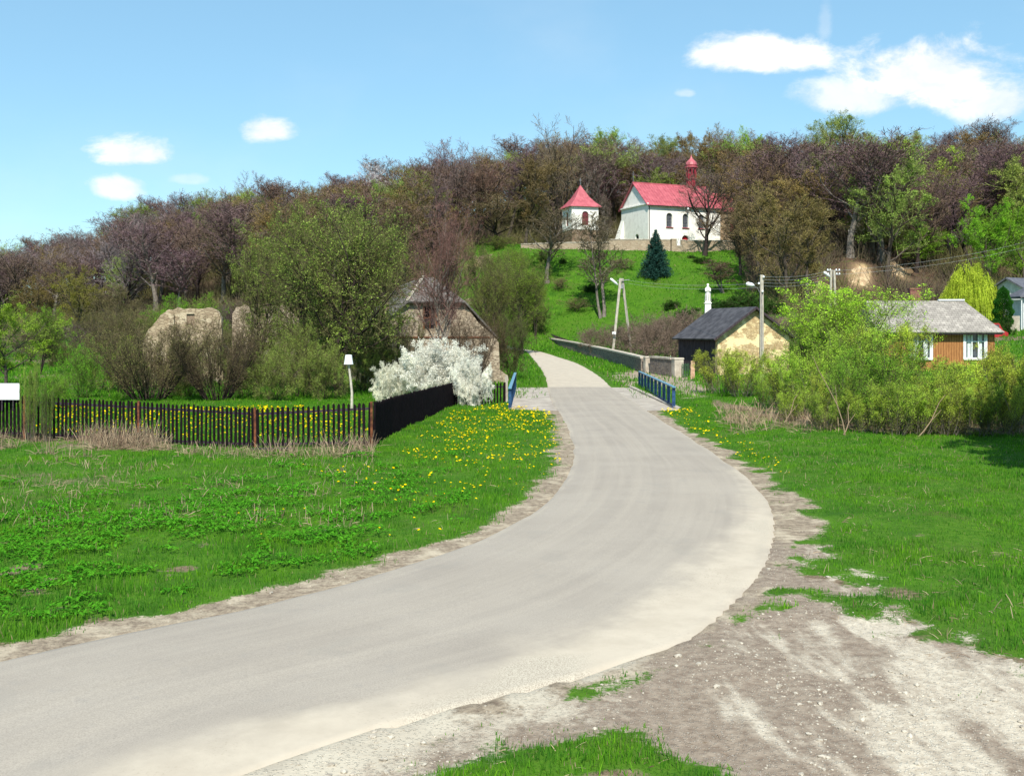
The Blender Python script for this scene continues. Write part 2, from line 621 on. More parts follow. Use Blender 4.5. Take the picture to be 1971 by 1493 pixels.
# ------------------------------------------------------------------ ground, road, bridge deck
L_EDGE = [(-900, 1440), (-500, 1370), (-200, 1310), (0, 1272), (250, 1218), (430, 1181), (600, 1140), (750, 1099), (860, 1062), (960, 1022), (1040, 973), (1083, 925),
          (1101, 880), (1096, 840), (1080, 805), (1062, 775), (1054, 748), (1048, 722), (1034, 700), (1020, 683), (1013, 676)]
R_EDGE = [(-900, 2500), (-500, 2350), (-100, 1900), (330, 1560), (600, 1452), (820, 1385), (1010, 1335), (1180, 1292), (1310, 1243), (1400, 1180), (1462, 1110), (1497, 1040), (1492, 990),
          (1462, 940), (1400, 888), (1330, 843), (1262, 800), (1214, 768), (1180, 747), (1150, 722), (1110, 700), (1068, 686), (1042, 678)]
NL = 260
Lw, Rw = smooth(W(L_EDGE), NL), smooth(W(R_EDGE), NL)
# carry the road on to the left behind the bushes
ROAD = np.vstack([Lw, Rw[::-1]])
TAIL_L = smooth([Lw[-1], Lw[-1] + A([-5, 6]), Lw[-1] + A([-16, 12]), Lw[-1] + A([-40, 14])], 20)
TAIL_R = smooth([Rw[-1], Rw[-1] + A([-4, 10.5]), Rw[-1] + A([-16, 16.5]), Rw[-1] + A([-42, 19])], 20)
GRAVEL = W([(1499, 1050), (1540, 1085), (1590, 1130), (1690, 1175), (1800, 1235), (1971, 1300), (2200, 1360), (2900, 1500), (3200, 2400), (300, 2400), (330, 1560), (600, 1452), (820, 1385), (1010, 1335), (1180, 1292), (1310, 1243), (1400, 1180), (1462, 1110)])
ISLAND = W([(840, 1493), (960, 1450), (1050, 1432), (1130, 1422), (1230, 1440), (1320, 1458), (1390, 1490), (1400, 1600), (1330, 1750), (900, 1750), (760, 1600)])
VERGE = W([(1480, 925), (1520, 945), (1560, 985), (1590, 1000), (1560, 1035), (1520, 1035), (1500, 1000)])
APRON_L = W([(1012, 748), (1062, 748), (1080, 805), (1062, 790), (1000, 776)])
APRON_R = W([(1180, 747), (1215, 747), (1262, 775), (1262, 800), (1214, 768)])
STRIP_L = W([(1062, 800), (1082, 805), (1103, 880), (1085, 925), (1050, 962), (1062, 900), (1075, 860)])
BANK = [W([(1642, 540), (1645, 520), (1662, 512), (1672, 520), (1668, 545), (1655, 548)]), W([(1708, 512), (1722, 506), (1742, 524), (1738, 534), (1718, 526)]),
         W([(895, 512), (905, 506), (918, 508), (910, 516)]),
        W([(1558, 560), (1572, 545), (1580, 552), (1572, 572)])]
PATCH = W([(1180, 722), (1250, 705), (1330, 728), (1370, 752), (1330, 768), (1290, 752), (1240, 728), (1215, 745)])


def masks(X, Y):
    n1, n2, n3 = fbm(X, Y, 1.2, 4, 1), fbm(X, Y, .45, 3, 2), fbm(X, Y, 5, 3, 5)
    dr = sdf(X, Y, ROAD)
    m = {}
    px = X / np.maximum(Y, 9) * FPX + CX
    w = .25 + .55 * n1 + .3 * (n3 - .5)
    shoulder = np.clip(1.3 - (dr - .0) / np.maximum(w, .1) + (n2 - .5) * 1.2, 0, 1) * (Y < 62)
    # far side of the near bend carries a wider sandy shoulder
    wide = np.clip(1 - (dr / (.55 + .5 * n1)) + (n2 - .5), 0, 1) * np.clip((30 - Y) / 4, 0, 1) * (px < 1100)
    shoulder = np.clip(shoulder + (n2 - .5) * 1.1 * (shoulder > .01), 0, 1)
    m['dirt'] = np.maximum(shoulder, np.clip(wide * 2, 0, 1))
    for P_ in (STRIP_L, VERGE):
        m['dirt'] = np.maximum(m['dirt'], np.clip(.5 - sdf(X, Y, P_) / .6 + (n2 - .5) * 1.5 + (n1 - .5), 0, 1))
    g = np.clip(.5 - sdf(X, Y, GRAVEL) / 1.2 + (n1 - .5) * 1.9 + (n2 - .5) * 1.7, 0, 1)
    isl = np.clip(.5 - sdf(X, Y, ISLAND) / .8 + (n1 - .5) * 2.0 + (n2 - .5) * 2.0, 0, 1)
    m['gravel'] = np.clip(g * (1 - isl), 0, 1)
    bare = np.clip((fbm(X, Y, .8, 4, 15) - .57) * 5, 0, 1) * np.clip((24 - Y) / 8, 0, 1) * .85
    pt = np.clip(.5 - sdf(X, Y, PATCH) / 1.5 + (n1 - .5) * 2, 0, 1)
    ap = np.clip(.7 - np.minimum(sdf(X, Y, APRON_L), sdf(X, Y, APRON_R)) / .3, 0, 1)
    m['dirt'] = np.maximum(m['dirt'], np.maximum(pt, ap))
    F = np.interp(px, [-700, 0, 300, 500, 750, 930, 1000, 1400, 1450, 1560, 1700, 1900, 2700], [225, 215, 200, 180, 150, 196, 214, 214, 150, 126, 128, 150, 160])
    m['forest'] = np.clip((Y - F) / 8 + (n3 - .5) * 1.5 + .5, 0, 1)
    m['sandy'] = np.clip(1.0 - dr / 1.5 + (n1 - .5) * 1.8 + (n2 - .5) * 1.2, 0, 1) * np.clip((1290 - px) / 120, 0, 1) * (Y < 16) * (px > -600) * (m['gravel'] > .1)
    m['cliff'] = np.zeros_like(X)
    for B in BANK:
        m['cliff'] = np.maximum(m['cliff'], np.clip(.7 - sdf(X, Y, B) / 1.5 + (n1 - .5) * 1.0, 0, 1))
    brown = fbm(X, Y, 4, 4, 9)
    m['dry'] = np.clip((brown - .52) * 6, 0, 1) * np.clip((Y - 50) / 30, 0, 1) * (1 - m['forest']) * np.where((px > 950) & (px < 1440), .15, .8)
    # last year's straw lying along the fence and under the willows
    st = np.exp(-((px - 160) / 170) ** 2 - ((Y - 35.5) / 2.2) ** 2) + .7 * np.exp(-((px - 560) / 140) ** 2 - ((Y - 33.5) / 1.6) ** 2) + .45 * np.exp(-((px - 150) / 420) ** 2 - ((Y - 27) / 3.2) ** 2)
    st += np.exp(-((Y - np.interp(px, [1380, 1500, 1640, 1971, 2400], [54, 45, 41, 41, 41])) / 3.0) ** 2) * (px > 1370)
    m['dry'] = np.clip(np.maximum(np.maximum(m['dry'], bare), st * (.3 + 1.3 * n1)), 0, 1)
    return m, dr


def axis(segs):
    out = []
    for a, b, st in segs:
        out.append(np.arange(a, b, st))
    return np.concatenate(out + [A([segs[-1][1]])])


def grid_mesh(name, X, Y, Z, mats, attrs, kind='structure'):
    ny, nx = X.shape
    V = np.stack([X, Y, Z], -1).reshape(-1, 3)
    i, j = np.meshgrid(np.arange(ny - 1), np.arange(nx - 1), indexing='ij')
    a = i * nx + j
    F = np.stack([a, a + 1, a + nx + 1, a + nx], -1).reshape(-1, 4)
    mb = MB()
    mb.add(V, F)
    o = mb.build(name, mats, smooth_=True)
    for k, v in attrs.items():
        at_ = o.data.attributes.new(k, 'FLOAT', 'POINT')
        at_.data.foreach_set('value', np.asarray(v, np.float32).ravel())
    return tag(o, kind=kind)


t = NT('meadow soil')
c = t.co()
n1, n2, n3 = t.noise(c, .9, 6, .65), t.noise(c, 7, 5, .7), t.noise(c, .12, 5, .6)
grass = t.mix(t.rng(n1, .3, .7), (.028, .092, .007), (.072, .175, .011))
grass = t.mix(t.rng(n3, .35, .65), grass, t.mix(t.rng(n2, .3, .7), (.038, .11, .008), (.09, .19, .014)))
grass = t.mix(t.rng(t.noise(c, .3, 6, .7), .5, .72, 0, .55), grass, (.085, .085, .03))
grass = t.mix(t.rng(n2, .55, .8, 0, .7), grass, (.075, .075, .03))
dry = t.mix(t.rng(n2, .3, .7), (.105, .075, .05), (.25, .19, .125))
c0 = t.mix(t.rng(t.math('ADD', t.attr('dry'), t.math('MULTIPLY', t.math('SUBTRACT', n2, .5), .8)), .35, .75), grass, dry)
dirt = t.mix(t.rng(n2, .3, .7), (.17, .13, .095), (.36, .295, .215))
dirt = t.mix(t.rng(t.noise(c, 1.7, 5, .6), .45, .7), dirt, (.46, .39, .29))
fl = t.mix(t.rng(n2, .3, .75), (.05, .035, .026), (.16, .10, .062))
fl = t.mix(t.rng(n1, .5, .75, 0, .7), fl, (.06, .11, .02))
cl = t.mix(t.rng(n2, .3, .7), (.34, .22, .12), (.62, .46, .26))
# gravel: trodden brown soil with pale chippings in drifts
gv = t.noise(c, .42, 6, .62, .6)
mpg = t.n('ShaderNodeMapping')
t.l(c, mpg.inputs['Vector'])
mpg.inputs['Rotation'].default_value = (0, 0, .28)
mpg.inputs['Scale'].default_value = (1.9, .32, 1)
gs = t.noise(mpg.outputs[0], 1.0, 4, .6, .6)
peb = t.vor(c, 38, 'F1', 'Distance')
pcol = t.vor(c, 38, 'F1', 'Color')
sp = t.n('ShaderNodeSeparateColor')
t.l(pcol, sp.inputs[0])
soil = t.mix(t.rng(n2, .3, .7), (.185, .14, .105), (.32, .26, .20))
chip = t.mix(sp.outputs[0], (.36, .32, .27), (.74, .69, .58))
chipm = t.math('MULTIPLY', t.rng(peb, .25, .5, 1, 0), t.rng(sp.outputs[1], .35, .75))
sx_ = t.n('ShaderNodeSeparateXYZ')
t.l(c, sx_.inputs[0])
yard = t.rng(t.math('SUBTRACT', sx_.outputs[0], t.math('MULTIPLY', sx_.outputs[1], .35)), -2.6, 1.8, -.13, .10)   # the turning is best worn away from the road
drift = t.rng(t.math('ADD', t.math('ADD', gv, yard), t.math('MULTIPLY', t.math('SUBTRACT', gs, .5), .75)), .42, .6)
pale = t.mix(t.rng(n2, .3, .7), (.44, .38, .295), (.63, .565, .45))
gcol = t.mix(t.math('MULTIPLY', drift, .78), soil, pale)
gcol = t.mix(t.math('MULTIPLY', chipm, t.rng(drift, 0, 1, .35, 1)), gcol, chip)
gcol = t.mix(t.rng(t.noise(c, 23, 3, .6), .57, .72, 0, .6), gcol, (.17, .13, .10))
gcol = t.mix(t.rng(t.vor(c, 11), .06, .16, .55, 0), gcol, t.mix(sp.outputs[2], (.13, .10, .085), (.60, .56, .47)))
cc = t.mix(t.attr('forest'), c0, fl)
cc = t.mix(t.attr('cliff'), cc, cl)
n4 = t.noise(c, 17, 4, .75)
hf = t.math('ADD', t.math('MULTIPLY', t.math('SUBTRACT', n2, .5), .8), t.math('MULTIPLY', t.math('SUBTRACT', n4, .5), 1.3))
cc = t.mix(t.rng(t.math('ADD', t.attr('dirt'), hf), .3, .65), cc, dirt)
cc = t.mix(t.rng(t.math('ADD', t.attr('gravel'), hf), .3, .65), cc, gcol)
hb = t.math('ADD', t.math('MULTIPLY', n2, .7), t.math('MULTIPLY', chipm, .4))
cc = t.mix(t.rng(t.math('ADD', t.attr('sandy'), t.math('MULTIPLY', hf, .8)), .2, .8, 0, .9), cc, t.mix(t.rng(n1, .3, .7), (.45, .395, .31), (.53, .475, .375)))
MEADOW = t.bsdf(cc, .95, t.bump(hb, .9, .03), 0, .1)

xs = axis([(-700, -200, 25), (-200, -60, 3), (-60, -24, .8), (-24, 24, .16), (24, 60, .8), (60, 200, 3), (200, 700, 25)])
ys = axis([(-120, -10, 6), (-10, 6, 1), (6, 60, .16), (60, 100, .6), (100, 340, 1.6), (340, 900, 20)])
X, Y = np.meshgrid(xs, ys)
MK, DR = masks(X, Y)
near = np.clip((70 - Y) / 10, 0, 1)
rise = np.clip((DR - .2) / 1.5, 0, 1) * (1 - MK['gravel'])
Z = zt(X, Y) + near * rise * ((fbm(X, Y, 2.6, 4, 4) - .35) * .16) + np.clip(MK['gravel'], 0, 1) * (fbm(X, Y, .8, 4, 6) - .5) * .05
DECKR = (Y > 50.2) & (Y < 72) & (X > -.05) & (X < 8.3)
Z = np.where(DECKR, -.08, Z)
Z = Z - np.where((DR < -.12) & ~DECKR, .1, 0)                      # the road bed is cut out under the asphalt
grid_mesh('ground', X, Y, Z, MEADOW, MK)


# bare sandy scarps in the wooded bank
SANDB = noisy('bare sand', (.33, .225, .13), (.58, .44, .27), 1.1, .95, .8, .08)
for i_, P_ in enumerate(([(1638, 544), (1643, 524), (1654, 514), (1665, 513), (1673, 522), (1672, 540), (1666, 549), (1652, 550)], [(1706, 509), (1715, 503), (1728, 508), (1741, 524), (1740, 535), (1729, 533), (1718, 524)],
                         [(1560, 562), (1566, 548), (1578, 545), (1582, 556), (1572, 570)])):
    P_ = W(P_)
    lo_, hi_ = P_.min(0) - 1, P_.max(0) + 1
    gx, gy = np.meshgrid(np.arange(lo_[0], hi_[0], .28), np.arange(lo_[1], hi_[1], .28))
    sd_ = sdf(gx, gy, P_) + (fbm(gx, gy, 1.4, 3, 90 + i_) - .5) * 1.4
    gz0 = zt(gx, gy) + .55 * np.clip(-sd_ * 1.2, -.6, 1) + (fbm(gx, gy, 1.1, 4, 95) - .5) * .7
    ny_, nx_ = gx.shape
    ii_, jj_ = np.meshgrid(np.arange(ny_ - 1), np.arange(nx_ - 1), indexing='ij')
    a_ = (ii_ * nx_ + jj_)
    ok_ = (np.maximum(np.maximum(sd_[:-1, :-1], sd_[1:, 1:]), np.maximum(sd_[1:, :-1], sd_[:-1, 1:])) < .4)
    a_ = a_[ok_]
    mb = MB()
    mb.add(np.stack([gx, gy, gz0], -1), np.stack([a_, a_ + 1, a_ + nx_ + 1, a_ + nx_], -1))
    tag(mb.build('bank', SANDB, smooth_=True), kind='structure')


def ground_z(x, y):
    """height of the ground including its small undulation"""
    x, y = np.asarray(x, float), np.asarray(y, float)
    i = np.clip(np.searchsorted(ys, y) - 1, 0, len(ys) - 2)
    j = np.clip(np.searchsorted(xs, x) - 1, 0, len(xs) - 2)
    fy, fx = (y - ys[i]) / (ys[i + 1] - ys[i]), (x - xs[j]) / (xs[j + 1] - xs[j])
    return (Z[i, j] * (1 - fx) + Z[i, j + 1] * fx) * (1 - fy) + (Z[i + 1, j] * (1 - fx) + Z[i + 1, j + 1] * fx) * fy


def look(M_, x, y):
    x, y = np.asarray(x, float), np.asarray(y, float)
    i = np.clip(np.searchsorted(ys, y) - 1, 0, len(ys) - 2)
    j = np.clip(np.searchsorted(xs, x) - 1, 0, len(xs) - 2)
    return M_[i, j]


# road surface
LL, RR_ = np.vstack([Lw, TAIL_L[1:]]), np.vstack([Rw, TAIL_R[1:]])
NA = 56
v = np.linspace(0, 1, NA)
wig = (fbm(np.arange(len(LL)) * 1.0, np.zeros(len(LL)), 3.2, 4, 8) - .5) * .22
dirv = (RR_ - LL) / np.linalg.norm(RR_ - LL, axis=1, keepdims=True)
LL2, RR2 = LL + dirv * wig[:, None], RR_ + dirv * wig[::-1, None]
X2 = LL2[:, 0, None] * (1 - v) + RR2[:, 0, None] * v
Y2 = LL2[:, 1, None] * (1 - v) + RR2[:, 1, None] * v
camber = .05 * (1 - (2 * v - 1) ** 2)[None]
Z2 = zt(X2, Y2) + .012 + camber * np.clip((80 - Y2) / 40, 0, 1) + np.clip((Y2 - 62) / 30, 0, 1) * .05
edge = np.minimum(v, 1 - v)[None]
Z2 -= np.where(edge < .001, .07, 0)
SAND = W([(180, 1510), (500, 1412), (750, 1345), (900, 1300), (1000, 1262), (1130, 1212), (1250, 1152), (1350, 1085), (1415, 1010), (1440, 960), (1425, 900), (1480, 940), (1530, 1040), (1480, 1130), (1310, 1300), (900, 1520), (560, 1650), (300, 1600)])
GREY = W([(780, 1420), (900, 1330), (1020, 1268), (1120, 1262), (1180, 1290), (1120, 1350), (950, 1430), (800, 1493)])
sand = np.clip(.5 - sdf(X2, Y2, SAND) / 1.1 + (fbm(X2, Y2, .9, 4, 11) - .5) * .9, 0, 1)
sand = np.maximum(sand, np.clip((Y2 - 69) / 3, 0, 1) * .75)
sand = np.maximum(sand, np.clip(1 - v[None] * 14, 0, 1) * .6 * (fbm(X2, Y2, 1.5, 3, 12) > .42))
sand = np.maximum(sand, np.clip((v[None] - .93) * 14, 0, 1) * .6 * (Y2 > 20))
grey = np.clip(.5 - sdf(X2, Y2, GREY) / .7 + (fbm(X2, Y2, .7, 4, 13) - .5) * 3.0, 0, 1)
STRIP_R = W([(1405, 885), (1462, 930), (1499, 1000), (1499, 1060), (1450, 1130), (1440, 1060), (1445, 980)])
grey = np.maximum(grey, .62 * np.clip(.5 - sdf(X2, Y2, STRIP_R) / .5 + (fbm(X2, Y2, .8, 4, 14) - .5) * 2.5, 0, 1))
t = NT('worn asphalt')
c = t.co()
f1, f2, f3 = t.noise(c, 60, 4, .7), t.noise(c, .35, 5, .6), t.noise(c, 4, 5, .65)
run = t.noise(t.co('UV', (14, .6, 1)), 1.0, 5, .6, .4)
asp = t.mix(t.rng(f2, .3, .7), (.32, .28, .235), (.385, .34, .285))
asp = t.mix(t.rng(run, .35, .7, 0, .5), asp, (.44, .385, .315))
run2 = t.noise(t.co('UV', (22, .35, 1)), 1.0, 4, .6, .3)
asp = t.mix(t.rng(run2, .5, .75, 0, .2), asp, (.27, .235, .19))
asp = t.mix(t.rng(f3, .55, .8, 0, .35), asp, (.27, .255, .235))
asp = t.mix(t.rng(f1, .35, .7, .0, .5), asp, (.19, .17, .145))
asp = t.mix(t.rng(t.vor(c, 5), .015, .035, .5, 0), asp, (.12, .10, .085))
asp = t.mix(t.rng(t.noise(c, .8, 3, .5), .62, .66, 0, .22), asp, (.26, .24, .21))
f5 = t.noise(c, 1.6, 8, .68)
sd = t.mix(t.rng(f5, .3, .7), (.44, .38, .30), (.505, .44, .35))
sd = t.mix(t.math('MULTIPLY', t.rng(t.noise(c, 28, 3, .6), .56, .7, 0, .6), t.rng(f2, .45, .6)), sd, (.27, .22, .17))
gy = t.mix(t.rng(t.math('ADD', f1, t.math('MULTIPLY', t.vor(c, 60), .4)), .45, .85), (.235, .19, .15), (.50, .45, .36))
m1 = t.rng(t.math('ADD', t.attr('sand'), t.math('ADD', t.math('MULTIPLY', t.math('SUBTRACT', f5, .5), .6), t.math('MULTIPLY', t.math('SUBTRACT', f1, .5), .4))), .1, .95)
cc = t.mix(m1, asp, sd)
cc = t.mix(t.rng(t.math('ADD', t.attr('grey'), t.math('MULTIPLY', t.math('SUBTRACT', f5, .5), 1.3)), .25, 1.0, 0, .85), cc, gy)
ASPH = t.bsdf(cc, .93, t.bump(t.math('ADD', f1, f3), .25, .01), 0, .2)
road = grid_mesh('road', X2, Y2, Z2, ASPH, {'sand': sand, 'grey': grey})
uv = road.data.uv_layers.new(name='UVMap')
s_len = np.concatenate([[0], np.cumsum(np.linalg.norm(np.diff((LL + RR_) / 2, axis=0), axis=1))]) / 8
UVv = np.stack([np.broadcast_to(v[None], X2.shape), np.broadcast_to(s_len[:, None], X2.shape)], -1).reshape(-1, 2)
li = np.empty(len(road.data.loops), np.int32)
road.data.loops.foreach_get('vertex_index', li)
uv.data.foreach_set('uv', UVv[li].astype(np.float32).ravel())

# concrete bridge deck either side of the asphalt
CONC = noisy('old concrete', (.30, .26, .225), (.44, .395, .335), 1.2, .93, .4, .01, spec=.15)
deck = MB()
for lo_, hi_, y0, y1 in ((.12, 8.1, 50.4, 71.8),):
    xs_, ys_ = np.linspace(lo_, hi_, 24), np.linspace(y0, y1, 12)
    XX, YY = np.meshgrid(xs_, ys_)
    ZZ = np.full(XX.shape, .008)
    n_ = XX.size
    V = np.concatenate([np.stack([XX, YY, ZZ], -1).reshape(-1, 3)])
    i, j = np.meshgrid(np.arange(11), np.arange(23), indexing='ij')
    a_ = i * 24 + j
    deck.add(V, np.stack([a_, a_ + 1, a_ + 25, a_ + 24], -1).reshape(-1, 4))
deck.box((0, 62, -.16), (.24, 21.0, .5))
deck.box((8.25, 62, -.16), (.3, 21.0, .5))
o = deck.build('bridge', CONC)
tag(o, 'low concrete road bridge with bare grey deck between blue railings', 'bridge')

# ------------------------------------------------------------------ grass, flowers, straw, stones
GREENS = NT('grass blades')
v_ = GREENS.attr('rnd')
gc = GREENS.co()
nn = GREENS.rng(GREENS.noise(gc, .5, 4, .6), .35, .65)
g1 = GREENS.mix(v_, (.058, .195, .010), (.20, .44, .022))
g2 = GREENS.mix(v_, (.032, .145, .014), (.125, .33, .03))
gm_ = GREENS.mix(nn, g1, g2)
n5 = GREENS.rng(GREENS.noise(gc, 1.7, 4, .6), .35, .7)
gm_ = GREENS.mix(GREENS.math('MULTIPLY', n5, .5), gm_, (.033, .11, .018))
gm_ = GREENS.mix(GREENS.rng(v_, .965, .975), gm_, (.30, .26, .13))
GR = GREENS.leaf(gm_, .35)
t = NT('herb leaf')
HERB = t.leaf(t.mix(t.attr('rnd'), (.03, .155, .010), (.12, .40, .025)), .35)
t = NT('straw')
STRAW = t.leaf(t.mix(t.attr('rnd'), (.15, .095, .07), (.54, .42, .28)), .2)
t = NT('dandelion yellow')
YEL = t.leaf(t.mix(t.attr('rnd'), (.75, .50, .0), (.95, .72, .01)), .15)

r = np.random.default_rng(11)


def scatter(n, u0, u1, y0, y1, dens, power=0):
    """points with area density falling as 1/Y, thinned by dens(X, Y, masks)"""
    Yp = r.uniform(y0, y1, n)
    Xp = r.uniform(u0, u1, n) * Yp
    keep = r.random(n) < dens(Xp, Yp)
    return Xp[keep], Yp[keep]


def grass_dens(Xp, Yp):
    g = 1 - np.maximum(np.maximum(look(MK['gravel'], Xp, Yp), look(MK['dirt'], Xp, Yp)), .75 * look(MK['dry'], Xp, Yp))
    g = np.clip((g - .06) / .94, 0, 1) ** 1.5
    return np.where(look(DR, Xp, Yp) < .03, 0, g * (.55 + .45 * (fbm(Xp, Yp, .8, 3, 21) > .42))) * ~((Yp > 50) & (Yp < 72.5) & (Xp > -.2) & (Xp < 8.5))


def blades(Xp, Yp, h0, w0, mat, name, label, lean=.5, hvar=None, kind='stuff', pull=1.0):
    n = len(Xp)
    Zp = ground_z(Xp, Yp)
    sc_ = np.maximum(1, Yp / 22)
    h = h0 * (.45 + .9 * r.random(n)) * (1 if hvar is None else hvar)
    w = w0 * sc_ * (.7 + .6 * r.random(n))
    az = r.random(n) * 6.283
    d = np.stack([np.cos(az), np.sin(az), np.zeros(n)], 1)
    le = r.random(n) * lean
    az2 = r.random(n) * 6.283
    tip = np.stack([np.cos(az2) * le * h, np.sin(az2) * le * h, h], 1)
    P_ = np.stack([Xp, Yp, Zp - .02], 1)
    mid = tip * A([.35, .35, .55])
    V = np.stack([P_ - d * w[:, None], P_ + d * w[:, None], P_ + mid + d * w[:, None] * .7, P_ + tip, P_ + mid - d * w[:, None] * .7], 1)
    F4 = A([0, 1, 2, 4])[None] + np.arange(n)[:, None] * 5
    F3 = A([4, 2, 3])[None] + np.arange(n)[:, None] * 5
    mb = MB()
    a_ = r.random(n)
    mb.add(V, F4, 0, a_)
    mb.n -= len(V) * 5
    mb.F.append(F3 + mb.n)
    mb.M.append(np.zeros(n, int))
    mb.A.append(a_)
    mb.n += n * 5
    o_ = mb.build(name, mat)
    return tag(o_, label, 'grass', kind=kind)


Xp, Yp = scatter(700000, -.62, .62, 7.5, 62, grass_dens)
hv = (.15 + 1.5 * fbm(Xp, Yp, 1.1, 4, 30) + 1.1 * np.clip(fbm(Xp, Yp, .5, 3, 31) - .58, 0, 1) * 4 - .4 * np.clip(1 - look(DR, Xp, Yp) / 1.0, 0, 1)) * (1 - .7 * look(MK['gravel'], Xp, Yp)) * np.where(Xp < 0, 1.25, 1.0)
blades(Xp, Yp, .085, .0065, GR, 'grass', 'short bright green grass growing on both verges', hvar=np.clip(hv, .3, 2))


def far_dens(Xp, Yp):
    return (1 - look(MK['forest'], Xp, Yp)) * (1 - look(MK['cliff'], Xp, Yp)) * (1 - .8 * look(MK['dirt'], Xp, Yp)) * np.where(look(DR, Xp, Yp) < .3, 0, 1) * (1 - .7 * look(MK['dry'], Xp, Yp)) * (look(Z, Xp, Yp) < 19.9)


Xp, Yp = scatter(150000, -.56, .56, 60, 196, far_dens)
blades(Xp, Yp, .30, .010, GR, 'grass', 'rough green grass of the far meadow and the church slope', lean=.8)

# leafy ground elder and nettles on the left bank
HB = W([(-300, 960), (0, 985), (200, 975), (420, 950), (640, 905), (760, 900), (780, 960), (700, 1000), (560, 1050), (420, 1085), (250, 1110), (80, 1130), (-300, 1190)])


def herb_dens(Xp, Yp):
    m_ = np.clip(.25 - sdf(Xp, Yp, HB) / 3.0 + (fbm(Xp, Yp, .8, 4, 40) - .5) * 5.5, 0, 1) * .8
    return m_ * (look(MK['dirt'], Xp, Yp) < .3)


Xp, Yp = scatter(60000, -.62, -.04, 10, 34, herb_dens)
n = len(Xp)
mb = MB()
hh = .02 + .17 * fbm(Xp, Yp, .5, 3, 41) ** 1.4 + .05 * r.random(n)
base = np.stack([Xp, Yp, ground_z(Xp, Yp) + hh], 1)
for k in range(4):
    az = r.random(n) * 6.283 + k * 1.57
    s_ = (.012 + .034 * r.random(n) ** 1.6) * np.maximum(1, Yp / 26)
    d = np.stack([np.cos(az), np.sin(az), -.15 - .5 * r.random(n)], 1)
    e = np.stack([-np.sin(az), np.cos(az), .25 * r.standard_normal(n)], 1)
    c_ = base + d * (s_ * .9)[:, None]
    V = np.stack([base, c_ - e * s_[:, None] * .55, base + d * (s_ * 2.2)[:, None], c_ + e * s_[:, None] * .55], 1)
    mb.add(V, np.arange(n * 4).reshape(-1, 4), 0, np.clip(r.random(n) * .8 + hh, 0, 1))
tag(mb.build('ground_cover', HERB), 'bright leafy weeds carpeting the bank left of the road', 'weeds', kind='stuff')

# dandelions
mb = MB()


def dandelions(poly, n, cl=.55, size=.027):
    P_ = W(poly)
    lo_, hi_ = P_.min(0), P_.max(0)
    Xf, Yf = r.uniform(lo_[0], hi_[0], n * 6), r.uniform(lo_[1], hi_[1], n * 6)
    k = (sdf(Xf, Yf, P_) < 0) & (fbm(Xf, Yf, .9, 3, 50) > cl - .12 * r.random(n * 6)) & (look(DR, Xf, Yf) > .3) & (look(MK['dirt'], Xf, Yf) < .6)
    Xf, Yf = Xf[k][:n], Yf[k][:n]
    for x, y in zip(Xf, Yf):
        s_ = size * r.uniform(.45, 1.5) * max(1, y / 34)
        z_ = float(ground_z(x, y)) + r.uniform(.07, .16)
        tl = r.standard_normal(2) * .25
        th = np.arange(6) * math.pi / 3 + r.random()
        ring = np.stack([x + np.cos(th) * s_, y + np.sin(th) * s_, z_ + (np.cos(th) * tl[0] + np.sin(th) * tl[1]) * s_], 1)
        V = np.vstack([ring, [[x, y, z_ + s_ * .45]]])
        mb.add(V, [(i_, (i_ + 1) % 6, 6) for i_ in range(6)], 0, r.random())
        mb.add([(x - .003, y, z_ - .14), (x + .003, y, z_ - .14), (x + .003, y, z_), (x - .003, y, z_)], [(0, 1, 2, 3)], 1)


dandelions([(880, 790), (1000, 780), (1055, 790), (1085, 850), (1085, 900), (1000, 905), (880, 900), (760, 880), (830, 830)], 900, .50)
dandelions([(800, 900), (1010, 900), (1070, 905), (1010, 950), (960, 980), (830, 1000), (640, 940), (560, 900)], 90, .5)
dandelions([(90, 785), (300, 790), (500, 785), (700, 792), (712, 850), (500, 850), (250, 842), (60, 835)], 1700, .40, .03)
dandelions([(400, 1000), (900, 960), (900, 1040), (500, 1090)], 12, .4)
dandelions([(1262, 785), (1330, 790), (1400, 830), (1500, 880), (1530, 920), (1450, 910), (1360, 850)], 150, .52)
tag(mb.build('dandelions', [YEL, HERB]), 'yellow dandelions scattered through the grass by the road and fence', 'flowers', kind='stuff')

# straw and dead stalks
mb = MB()


def straw(px0, px1, y0, y1, n, L_, flat=.5, w=.006):
    """dead stalks between two columns and depths"""
    Yq = r.uniform(y0, y1, n)
    Xq = (r.uniform(px0, px1, n) - CX) / FPX * Yq
    k = (fbm(Xq, Yq, 1.4, 3, 60) > .46) & (look(DR, Xq, Yq) > .5)
    Xq, Yq = Xq[k], Yq[k]
    m_ = len(Xq)
    p = np.stack([Xq, Yq, ground_z(Xq, Yq)], 1)
    az = r.random(m_) * 6.283
    el = np.where(r.random(m_) < flat, r.uniform(.05, .5, m_), r.uniform(.9, 1.5, m_))
    d = np.stack([np.cos(az) * np.cos(el), np.sin(az) * np.cos(el), np.sin(el)], 1)
    ln = L_ * r.uniform(.3, 1.1, m_)
    P_ = np.stack([p, p + d * ln[:, None] * .5, p + d * ln[:, None] + A([0, 0, -1]) * (ln * .12)[:, None]], 1)
    R_ = (w * r.uniform(.6, 1.4, m_) * np.maximum(1, Yq / 30))[:, None] * A([1, .9, .5])
    V, F = tubes(P_, R_, 2, r.random(m_) * 3.1)
    mb.add(V, F, 0, np.repeat(r.random(m_), 2))


